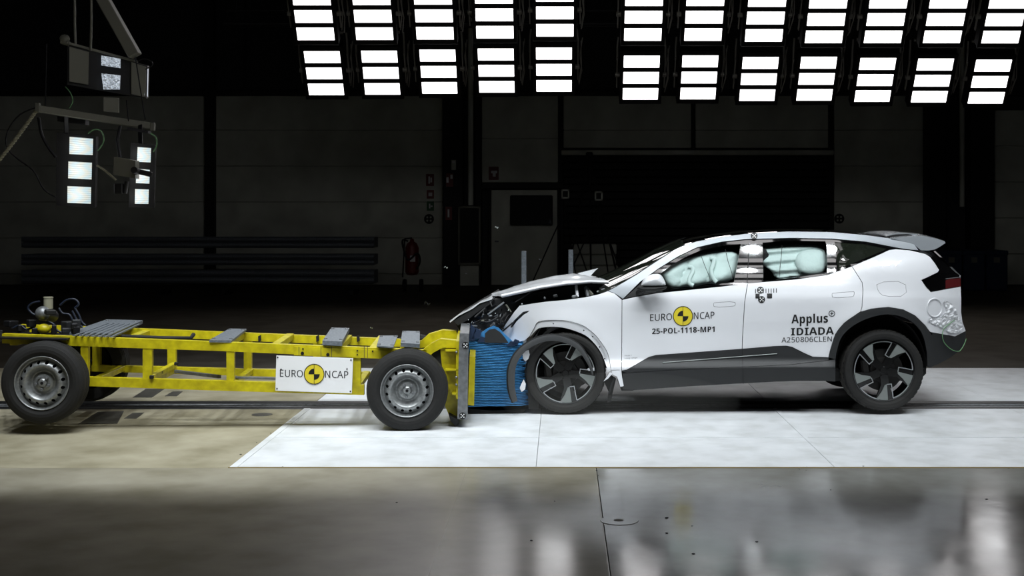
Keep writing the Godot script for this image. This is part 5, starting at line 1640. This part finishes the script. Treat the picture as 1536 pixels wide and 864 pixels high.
# ------------------------------------------------------------------ lamp rig hanging at the left
func build_rig():
	var m = MB.new()
	var a = P(150, -10, -3.2)
	var b = P(203, 84, -3.2)
	m.bar(a, b, 0.13, 0.16, 0.01, Vector3(0, 0, 1))
	solo("ceiling_strut", m, M.rig, "pale square steel strut slanting down from the roof to the hanging lamp box", "strut")
	# sheet-metal lamp box
	var bx = thing("lamp_box", "long sheet metal box hanging at upper left with two crinkled reflectors given a painted glow", "lamp", P(160, 140, -3.2))
	m = MB.new()
	var fr = [P(101, 66, -2.9), P(221, 99, -3.5), P(220, 148, -3.5), P(101, 127, -2.9)]
	m.prism(fr, Vector3(-0.12, 0.05, -0.45))
	var body = part("box_body", m, M.rig_dark, bx)
	for q in [[[104, 70, -2.88], [133, 78, -3.03], [132, 127, -3.03], [104, 122, -2.88], M.rig], [[197, 93, -3.36], [219, 100, -3.48], [218, 146, -3.48], [197, 141, -3.36], M.rig]]:
		m = MB.new()
		var c = []
		for k in 4: c.append(P(q[k][0], q[k][1], q[k][2] + 0.012))
		m.prism(c, Vector3(0, 0, -0.01)); part("side_panel", m, q[4], body)
	for q in [[[152, 83], [180, 88], [180, 102], [152, 98]], [[152, 110], [180, 113], [179, 134], [155, 134]]]:
		m = MB.new()
		var f = func(u, v):
			var x = lerp(lerp(q[0][0], q[1][0], u), lerp(q[3][0], q[2][0], u), v)
			var y = lerp(lerp(q[0][1], q[1][1], u), lerp(q[3][1], q[2][1], u), v)
			return P(x, y, -3.10 - 0.12 * u + 0.0 + 0.02 * sin(u * 21 + v * 5) * sin(v * 17))
		var rows = []
		for i in 9:
			var row = []
			for j in 13: row.append(f.call(j / 12.0, i / 8.0))
			rows.append(row)
		m.sheet(rows, 0.02, Vector3(0, 0, 1)); part("reflector", m, M.foil_glow, bx, "crinkled reflector with a painted glow")
	m = MB.new(); m.prism([P(213, 102, -3.45), P(220, 103, -3.55), P(219, 145, -3.55), P(214, 143, -3.45)], Vector3(0.02, 0, -0.01)); part("reflector", m, M.foil_glow, bx)
	m = MB.new(); m.bar(P(98, 64, -2.88), P(206, 93, -3.45), 0.05, 0.03, 0.004); part("top_rail", m, M.rig, bx)
	m = MB.new(); m.ball(P(97, 58, -2.9), Vector3(0.06, 0.05, 0.05), 12); m.tube([P(92, 62, -2.9), P(104, 66, -2.9)], 0.03, 8); part("clamp", m, M.rig, bx)
	for q in [[112, 36, 113, 66], [137, 32, 136, 76]]:
		m = MB.new(); m.tube([P(q[0], -40, -3.0), P(q[0], q[1], -3.0), P(q[2], q[3], -3.0)], 0.014, 6); part("hanger_rod", m, M.rig, bx)
	m = MB.new(); m.prism([P(155.5, 146, -3.1), P(178, 147, -3.2), P(178, 169, -3.2), P(155.5, 167, -3.1)], Vector3(0, 0, -0.02)); part("card", m, M.rig, bx, "pale square card below the box")
	# carrier bar
	var cb = thing("carrier_bar", "pale steel bar with end bolts carrying the two small lamp towers", "bar", P(145, 178, -3.2))
	m = MB.new(); m.bar(P(57, 163, -2.7), P(232, 190, -3.6), 0.07, 0.08, 0.006); part("bar", m, M.rig, cb)
	for q in [[57, 161, -2.68], [229, 190, -3.55]]:
		m = MB.new(); m.box(P(q[0], q[1], q[2]), Vector3(0.05, 0.10, 0.06), Basis(), 0.006); part("end_bolt", m, M.rig, cb)
	for q in [[86, 174, 128, 187], [191, 190, 222, 200]]:
		m = MB.new(); m.prism([P(q[0], q[1], -3.0), P(q[2], q[1] + 6, -3.1), P(q[2], q[3], -3.1), P(q[0], q[3] - 5, -3.0)], Vector3(0, 0, -0.12)); part("bar_bracket", m, M.bracket, cb)
	for q in [[70, 66, 68, 160], [203, 85, 218, 180], [190, 150, 193, 182]]:
		m = MB.new(); m.tube([P(q[0], q[1], -3.0), P(q[2], q[3], -3.0)], 0.008, 5); part("hanger_wire", m, M.bracket, cb)
	# two lamp towers of three faces each
	for tw in [["small lamp tower with three wide bluish faces hanging at far left", [[85, 199], [144, 205], [142, 312], [84, 308]], [[[104.4, 205], [139.4, 208], [138.8, 232.6], [104, 231]], [[102.6, 242], [137.6, 244], [137, 269.2], [102.2, 267.4]], [[101.2, 279], [136.4, 280.6], [136, 305.6], [101, 304.2]]]], ["small lamp tower with three narrow white faces behind a grey box", [[196, 214], [233, 218], [231, 312], [193, 311]], [[[206.4, 220.4], [226.4, 222], [225.6, 243.6], [205.6, 242.6]], [[204.6, 253], [224.4, 254.6], [223.8, 275.4], [203.8, 274.6]], [[202.6, 283.4], [223, 284.2], [222.4, 305.8], [202.2, 305.6]]]]]:
		var o = thing("lamp_tower", tw[0], "lamp", P(tw[1][3][0] + 25, tw[1][3][1], -3.2), "lamp towers of the hanging rig")
		m = MB.new()
		var c = []
		for k in 4: c.append(P(tw[1][k][0], tw[1][k][1], -3.1 - 0.12 * float(k == 1 or k == 2)))
		m.prism(c, Vector3(-0.08, 0.02, -0.3)); part("housing", m, M.housing, o)
		var n = 0
		for fc in tw[2]:
			m = MB.new()
			c = []
			for k in 4: c.append(P(fc[k][0], fc[k][1], -3.10 - 0.12 * (fc[k][0] - tw[1][0][0]) / (tw[1][1][0] - tw[1][0][0]) + 0.012))
			m.prism(c, Vector3(0, 0, -0.008)); part("lamp_face", uv_front(m, c), M.lamp_rig, o)
			var e = (c[0] + c[1] + c[2] + c[3]) / 4.0
			var l = OmniLight3D.new()
			l.name = numbered("lamp_light", o); l.light_energy = 0.012; l.omni_attenuation = 2.0; l.omni_range = 40.0; l.light_size = 0.1; l.shadow_enabled = true
			o.add_child(l)
			l.position = e + Vector3(0, 0, 0.12) - o.position
			n += 1
		m = MB.new()
		var hx = tw[1][0][0] + 14.0
		m.bar(P(hx, lerp(163.0, 190.0, (hx - 57.0) / 175.0), lerp(-2.7, -3.6, (hx - 57.0) / 175.0)), P(hx + 1, tw[1][0][1] + 4, -3.2), 0.05, 0.05, 0.006); part("hanger", m, M.bracket, o)
	# grey control box in front of the right tower, its plug below
	var gb = thing("control_box", "small grey box with a black camera plugged beside the narrow lamp tower", "box", P(190, 266, -3.0))
	m = MB.new(); m.prism([P(171, 235, -2.85), P(203, 241, -2.85), P(203, 268, -2.85), P(170, 262, -2.85)], Vector3(0, 0, -0.14)); part("box_body", m, M.rig, gb)
	m = MB.new(); m.bar(P(202, 256, -2.9), P(228, 262, -2.9), 0.07, 0.06, 0.01); m.tube([P(205, 257, -2.86), P(201, 255, -2.76)], 0.04, 10); part("camera_head", m, M.black, gb)
	m = MB.new(); m.box(P(179, 283, -2.98), Vector3(0.1, 0.12, 0.1), Basis(), 0.01); m.tube([P(190, 272, -2.98), P(187, 290, -2.98)], 0.03, 8); part("plug", m, M.rig_dark, gb)
	m = MB.new(); m.tube([P(180, 190, -3.1), P(176, 210, -3.0), P(180, 236, -3.0)], 0.02, 6); part("holder", m, M.bracket, gb)
	# rope and cables
	m = MB.new()
	for s in 2:
		var q = []
		for k in 60:
			var t = k / 59.0
			var c = P(lerp(56.0, -14.0, t), lerp(164.0, 256.0, t) + 8.0 * t * (1 - t), -2.7)
			var ph = t * 70.0 + s * PI
			q.append(c + Vector3(cos(ph), sin(ph) * 0.3, sin(ph)) * 0.013)
		m.tube(q, 0.014, 5)
	solo("rope", m, M.rope, "pale twisted rope running down to the left from the carrier bar", "rope")
	for q in [["thin dark cable drooping in a big loop left of the lamp towers", [[58, 160], [30, 172], [12, 196], [10, 220], [26, 238], [50, 256], [66, 284], [84, 296]], 0.009, M.bracket], ["greenish cable arching over the wide lamp tower", [[132, 200], [142, 194], [152, 197], [156, 210], [150, 222], [146, 226]], 0.008, M.wire_green], ["pale cable between the two lamp towers", [[145, 248], [155, 254], [165, 262], [174, 270]], 0.012, M.rope], ["dark cable at the bar's left end", [[58, 176], [62, 200], [72, 220], [84, 236]], 0.018, M.bracket], ["greenish cable beside the narrow lamp tower", [[226, 200], [234, 206], [235, 218], [230, 228]], 0.008, M.wire_green], ["thin cable under the lamp box", [[98, 130], [106, 140], [109, 152], [104, 162]], 0.007, M.wire_green], ["thin cable loop at the strut's foot", [[206, 92], [216, 88], [227, 92], [228, 98], [218, 104]], 0.006, M.bracket]]:
		m = MB.new()
		var c = []
		for e in q[1]: c.append(P(e[0], e[1], -3.0))
		m.tube(smooth_path(c, 4), q[2], 6)
		solo("cable", m, q[3], q[0], "cable", "cables of the hanging rig")

func uv_front(m: MB, c: Array) -> MB:
	# the first four-cornered face gets a plain 0..1 layout
	for i in m.v.size():
		var best = 0
		for k in 4:
			if m.v[i].distance_to(c[k]) < m.v[i].distance_to(c[best]): best = k
		m.uv[i] = [Vector2(0, 0), Vector2(1, 0), Vector2(1, 1), Vector2(0, 1)][best]
	return m

# ------------------------------------------------------------------ things along the back wall
func build_backdrop_things():
	var wz = WALLZ
	var m
	# stacked steel barrier beams: three tiers of two waves each
	var tier = [[355, 372], [381, 398], [405, 426]]
	var tn = ["topmost", "middle", "bottom"]
	for t in 3:
		var o = thing("barrier_beam", "long ribbed grey steel beam, %s of the stack along the back wall" % tn[t], "beam", P(300, tier[t][1], -16.5), "stacked steel beams")
		for h in 2:
			m = MB.new()
			var y0 = lerp(float(tier[t][0]), float(tier[t][1]), h * 0.5)
			var y1 = lerp(float(tier[t][0]), float(tier[t][1]), h * 0.5 + 0.46)
			var rows = []
			for k in 7:
				var s = k / 6.0
				var row = []
				for e in 2: row.append(P([32, 561][e], lerp(y0, y1, s), -16.5 + 0.06 * sin(s * PI)))
				rows.append(row)
			m.sheet(rows, 0.03, Vector3(0, 0, 1))
			part("ribbed_face", m, M.galv, o)
		m = MB.new()
		var a = P(33, tier[t][0] + 1, -16.55)
		var b = P(560, tier[t][1], -16.55)
		m.box(Vector3((a.x + b.x) / 2, (a.y + b.y) / 2, -16.95), Vector3(b.x - a.x, a.y - b.y, 0.7), Basis(), 0.01); part("core", m, M.galv, o)
	for k in 4:
		var x = [90, 245, 340, 530][k]
		m = MB.new()
		for q in [[372.2, 381], [398.2, 405], [426.2, 434]]: wb(m, x, q[0], x + 9, q[1], -16.55, 0.7)
		m = MB.new()
		var g = P(x, 400, -16.9)
		m.box(Vector3(g.x, 0.06, -16.9), Vector3(0.14, 0.12, 0.8), Basis(), 0.01)
		solo("timber_sleeper", m, M.rig_dark, "dark timber sleeper under the beam stack, %s" % ["near its left end", "left of its middle", "right of its middle", "at its right end"][k], "sleeper", "sleepers under the beam stack")
	# wheeled fire extinguisher
	var fx = thing("fire_extinguisher", "large red wheeled fire extinguisher by the back wall beside the beams", "extinguisher", G(618, 432))
	var fz = -17.6
	m = MB.new()
	var c0 = P(618, 412, fz)
	m.lathe([Vector2(0.001, -0.02), Vector2(0.12, 0.0), Vector2(0.155, 0.06), Vector2(0.155, 0.62), Vector2(0.11, 0.72), Vector2(0.05, 0.76), Vector2(0.04, 0.82), Vector2(0.001, 0.83)], c0, Basis(Vector3.RIGHT, Vector3(0, 0, -1), Vector3.UP), 24, true); part("cylinder", m, M.red, fx)
	m = MB.new(); m.tube(smooth_path([P(612, 362, fz + 0.1), P(604, 360, fz + 0.1), P(605, 372, fz + 0.15), P(612, 390, fz + 0.17), P(626, 380, fz + 0.17), P(630, 392, fz + 0.17), P(625, 404, fz + 0.17)], 4), 0.022, 6); part("hose", m, M.black, fx)
	m = MB.new(); m.tube([P(607, 358, fz - 0.1), P(604, 416, fz - 0.1)], 0.018, 6); m.tube([P(607, 358, fz - 0.1), P(618, 357, fz - 0.1)], 0.018, 6); part("handle_frame", m, M.black, fx)
	for x in [606, 631]:
		m = MB.new(); m.lathe([Vector2(0.03, -0.04), Vector2(0.14, -0.04), Vector2(0.15, 0.0), Vector2(0.14, 0.04), Vector2(0.03, 0.04)], Vector3(P(x, 400, fz).x, 0.15, fz - 0.12), Basis(Vector3(0, 0, 1), Vector3.UP, Vector3.RIGHT), 20); part("wheel", m, M.black, fx)
	m = MB.new(); m.box(P(619, 388, fz + 0.16), Vector3(0.12, 0.14, 0.01)); part("instruction_label", m, M.white, fx)
	# signs and targets on the wall
	var sign = func(label, x0, y0, x1, y1, mm, zz, glyph):
		var o = thing("safety_sign", label, "sign", P((x0 + x1) / 2, y1, zz), "safety signs on the back wall")
		var q = MB.new(); wb(q, x0, y0, x1, y1, zz, 0.015, 0.003)
		var pl = part("sign_plate", q, mm, o)
		q = MB.new()
		for g in glyph: wb(q, lerp(float(x0), float(x1), g[0]), lerp(float(y0), float(y1), g[1]), lerp(float(x0), float(x1), g[2]), lerp(float(y0), float(y1), g[3]), zz + 0.006, 0.006)
		part("pictogram", q, M.white, o)
	sign.call("tall red sign on the back wall, top one of three", 639, 261, 651, 279, M.red, wz - 0.09, [[0.3, 0.2, 0.5, 0.8], [0.55, 0.3, 0.75, 0.7]])
	sign.call("small red sign on the back wall, middle one of three", 640, 285, 651, 298, M.red, wz - 0.09, [[0.25, 0.3, 0.75, 0.7]])
	sign.call("small green sign on the back wall, bottom one of three", 640, 302, 651, 316, M.green, wz - 0.09, [[0.3, 0.25, 0.5, 0.75], [0.55, 0.45, 0.8, 0.6]])
	sign.call("red and white sign on the dark steel column", 669, 260, 680, 280, M.red, wz + 0.31, [[0.05, 0.3, 0.35, 0.7], [0.6, 0.1, 0.9, 0.4]])
	sign.call("small pale sign high on the dark steel column", 677, 240, 684, 255, M.wall, wz + 0.31, [[0.2, 0.1, 0.8, 0.3]])
	sign.call("red sign with white pictogram above the door", 733, 250, 748, 270, M.red, wz - 0.09, [[0.25, 0.3, 0.85, 0.5], [0.4, 0.5, 0.7, 0.75]])
	sign.call("narrow red sign low on the dark steel column", 668, 310, 678, 330, M.red, wz + 0.31, [[0.35, 0.2, 0.6, 0.8]])
	for q in [[643.5, 328.5, 7.5, wz - 0.1, "round black measuring target on the wall below the small signs"], [1259, 328, 7.5, wz - 0.1, "round black measuring target on the wall at right above the car"]]:
		var o = thing("wall_target", q[4], "target", P(q[0], q[1] + 7, q[3]), "measuring targets on the back wall")
		var pf = func(x, y): return P(x, y, q[3] + 0.01)
		m = MB.new(); cells(m, circle(q[0], q[1], q[2], q[2], 24), [], 6.0, pf, Vector3(0, 0, 1), 0.02); part("target_disc", m, M.black, o)
		m = MB.new()
		for k in 4:
			var a = PI / 4 + k * PI / 2
			cells(m, circle(q[0] + cos(a) * 3.6, q[1] + sin(a) * 3.6, 1.5, 1.5, 10), [], 6.0, func(x, y): return P(x, y, q[3] + 0.016))
		part("target_print", m, M.wall, o)
	# screen on the door
	var tv = thing("wall_screen", "black flat screen hung on the pale door", "screen", P(796, 338, wz + 0.1))
	m = MB.new(); wb(m, 765, 293, 829, 338, wz + 0.14, 0.08, 0.02); part("casing", m, M.black, tv)
	m = MB.new(); wb(m, 767, 295, 827, 335.5, wz + 0.146, 0.01); part("screen", m, M.gloss, tv)
	# tall mesh-fronted locker beside the column
	var lk = thing("heater_cabinet", "narrow tall cabinet with a pale frame left of the door", "cabinet", Vector3(P(704, 400, wz + 0.3).x, 0, wz + 0.3))
	m = MB.new(); wb(m, 689, 311, 719, 396, wz + 0.42, 0.3, 0.01); part("cabinet_body", m, M.black, lk)
	for q in [[687, 309, 721, 312.5], [687, 394, 721, 398], [687, 309, 690, 398], [718, 309, 721, 398]]:
		m = MB.new(); wb(m, q[0], q[1], q[2], q[3], wz + 0.46, 0.06, 0.01); part("frame_bar", m, M.rig, lk)
	m = MB.new(); wb(m, 690, 398, 718, 432, wz + 0.38, 0.24, 0.01); part("plinth", m, M.wall, lk)
	# two lamps on stands by the shutter
	for q in [[848, 291, -18.2, "square lamp on a tripod in front of the shutter, left one"], [898, 294, -18.2, "square lamp on a tripod in front of the shutter, right one"]]:
		var o = thing("tripod_lamp", q[3], "lamp", Vector3(P(q[0], 300, q[2]).x, 0, q[2]), "tripod lamps by the shutter")
		m = MB.new()
		for e in [[-6, -7, 6, -4.6], [-6, 4.6, 6, 7], [-6, -7, -3.8, 7], [3.8, -7, 6, 7]]: wb(m, q[0] + e[0], q[1] + e[1], q[0] + e[2], q[1] + e[3], q[2] + 0.1, 0.05)
		part("lamp_frame", m, M.wall, o)
		m = MB.new(); wb(m, q[0] - 4, q[1] - 5, q[0] + 4, q[1] + 5, q[2] + 0.06, 0.08); part("lamp_head", m, M.black, o)
		m = MB.new(); m.tube([P(q[0], q[1] + 7, q[2]), P(q[0], q[1] + 40, q[2])], 0.02, 6); part("mast", m, M.bracket, o)
		for e in [[-0.85, 0.0], [0.65, 0.35], [0.3, -0.6]]:
			var top = P(q[0], q[1] + 22, q[2])
			m = MB.new(); m.tube([top, Vector3(top.x + e[0], 0.015, q[2] + e[1])], 0.018, 6); part("leg", m, M.bracket, o)
	# tall dark lighting stand with crossing legs
	var cs = thing("camera_stand", "tall dark tripod stand crossing in front of the shutter", "tripod", Vector3(P(885, 230, -18.8).x, 0, -18.8))
	for e in [[848, 0.0], [930, 0.1], [886, 0.5]]:
		m = MB.new()
		var top = P(884, 234, -18.8)
		m.tube([top, Vector3(P(e[0], 420, -18.8).x, 0.02, -18.8 + e[1])], 0.025, 6); part("leg", m, M.black, cs)
	m = MB.new(); m.box(P(884, 232, -18.8), Vector3(0.16, 0.12, 0.16), Basis(), 0.02); part("tripod_head", m, M.black, cs)
	for q in [[[858, 238], [872, 246], [876, 258], [868, 270]], [[900, 236], [925, 240], [946, 252], [950, 262]]]:
		m = MB.new()
		var c = []
		for e in q: c.append(P(e[0], e[1], -18.8))
		m.tube(smooth_path(c, 4), 0.014, 5); part("cable", m, M.black, cs)
	# pale boards stacked on the floor behind the tripods
	for k in 4:
		m = MB.new()
		var a = P(858, 372, -19.4)
		var b = P(925, 372, -19.4)
		m.box(Vector3((a.x + b.x) / 2 + 0.03 * sin(k * 2.0), 0.15 + k * 0.26, -19.5), Vector3(b.x - a.x, 0.24, 0.5), Basis(), 0.015)
		solo("pale_board", m, M.wall, "pale stacked panel behind the tripods, %s" % ["lowest", "second from below", "second from above", "topmost"][k], "panel", "pale panels stacked behind the tripods")
	# two grey posts behind the bonnet
	for q in [[782, 789.6, 377, "slim grey post standing behind the bonnet, left one"], [852.6, 860, 375, "slim grey post standing behind the bonnet, right one"]]:
		m = MB.new()
		var a = P(q[0], q[2], -2.9)
		var b = P(q[1], q[2], -2.9)
		m.box(Vector3((a.x + b.x) / 2, a.y / 2 + 0.004, -2.93), Vector3(b.x - a.x, a.y - 0.004, 0.06), Basis(), 0.006)
		var o = thing("marker_post", q[3], "post", Vector3((a.x + b.x) / 2, 0.004, -2.93), "marker posts behind the car")
		part("post", m, M.galv, o)
		m = MB.new(); m.box(Vector3((a.x + b.x) / 2, 0.012, -2.93), Vector3(0.25, 0.016, 0.25), Basis(), 0.004); part("foot_plate", m, M.galv, o)
	# blue crates at the right
	for k in 3:
		var x0 = 1412 + k * 34
		var o = thing("storage_crate", "dark blue storage crate by the back wall right of the car, %s" % ["leftmost of the row", "middle of the row", "rightmost of the row"][k], "crate", G(x0 + 15, 431), "blue crates by the back wall")
		m = MB.new(); wb(m, x0, 378, x0 + 32, 436.4, -18.0, 1.0, 0.03); part("crate_body", m, M.blue_dark, o)
		m = MB.new(); wb(m, x0 - 1, 376, x0 + 33, 383, -17.97, 1.06, 0.02); part("crate_rim", m, M.blue_dark, o)
		m = MB.new(); wb(m, x0 + 11, 386, x0 + 20, 394, -17.985, 0.03); part("crate_label", m, M.rig, o)
	# splinters thrown up by the impact
	var deb = [[745, 341, 4.0, -1.2, "tiny pale splinter flying above the bonnet's height"], [641, 455, 6.0, 0.2, "bent dark splinter flying over the trolley"], [669, 401, 4.0, -0.8, "pale curled splinter flying left of the bonnet"], [699, 410, 3.0, -0.8, "dark chip flying left of the bonnet"], [810, 389, 3.0, -0.9, "dark chip flying over the bonnet between the posts"], [557, 492, 2.5, 0.2, "tiny pale chip flying low over the trolley"], [604, 481, 2.5, 0.2, "tiny dark chip flying over the trolley's plates"]]
	var rg = RandomNumberGenerator.new()
	rg.seed = 8
	for q in deb:
		m = MB.new()
		var c = P(q[0], q[1], q[3])
		var r = q[2] / 160.0
		var pts = []
		for k in 6: pts.append(c + Vector3(lerp(-0.5, 0.5, k / 5.0) * r * 1.4, 0.35 * r * sin(k * 1.3), 0.2 * r * cos(k)))
		var rows = []
		for p in pts: rows.append([p + Vector3(0.0, r * rg.randf_range(0.15, 0.4), 0), p - Vector3(0, r * rg.randf_range(0.05, 0.3), 0.01)])
		m.sheet(rows, 0.006, Vector3(0.2, 0.4, 0.9).normalized())
		solo("splinter", m, M.bracket if "dark" in q[4] else M.primer, q[4], "splinter", "splinters in the air")
	# crumbs on the floor
	var spots = [[970, 660.5], [1263, 656], [1295, 700], [1210, 700.5], [895, 706], [797, 811], [832, 752], [1000, 777], [1246, 735], [1480, 749], [1038, 789], [1135, 813], [1000, 800], [1040, 831], [424, 700.5], [595, 754], [361, 682], [385, 664], [406, 650]]
	var sn = 0
	for q in spots:
		m = MB.new()
		var c = G(q[0], q[1])
		var r = rg.randf_range(0.004, 0.009)
		m.ball(c + Vector3(0, r * 0.3, 0), Vector3(r * 1.6, r * 0.5, r * 1.2), 8, Basis(Vector3.UP, rg.randf() * 3))
		solo("chip", m, M.rig_dark, "small dark chip of debris lying on the floor", "debris", "chips on the floor")
		sn += 1
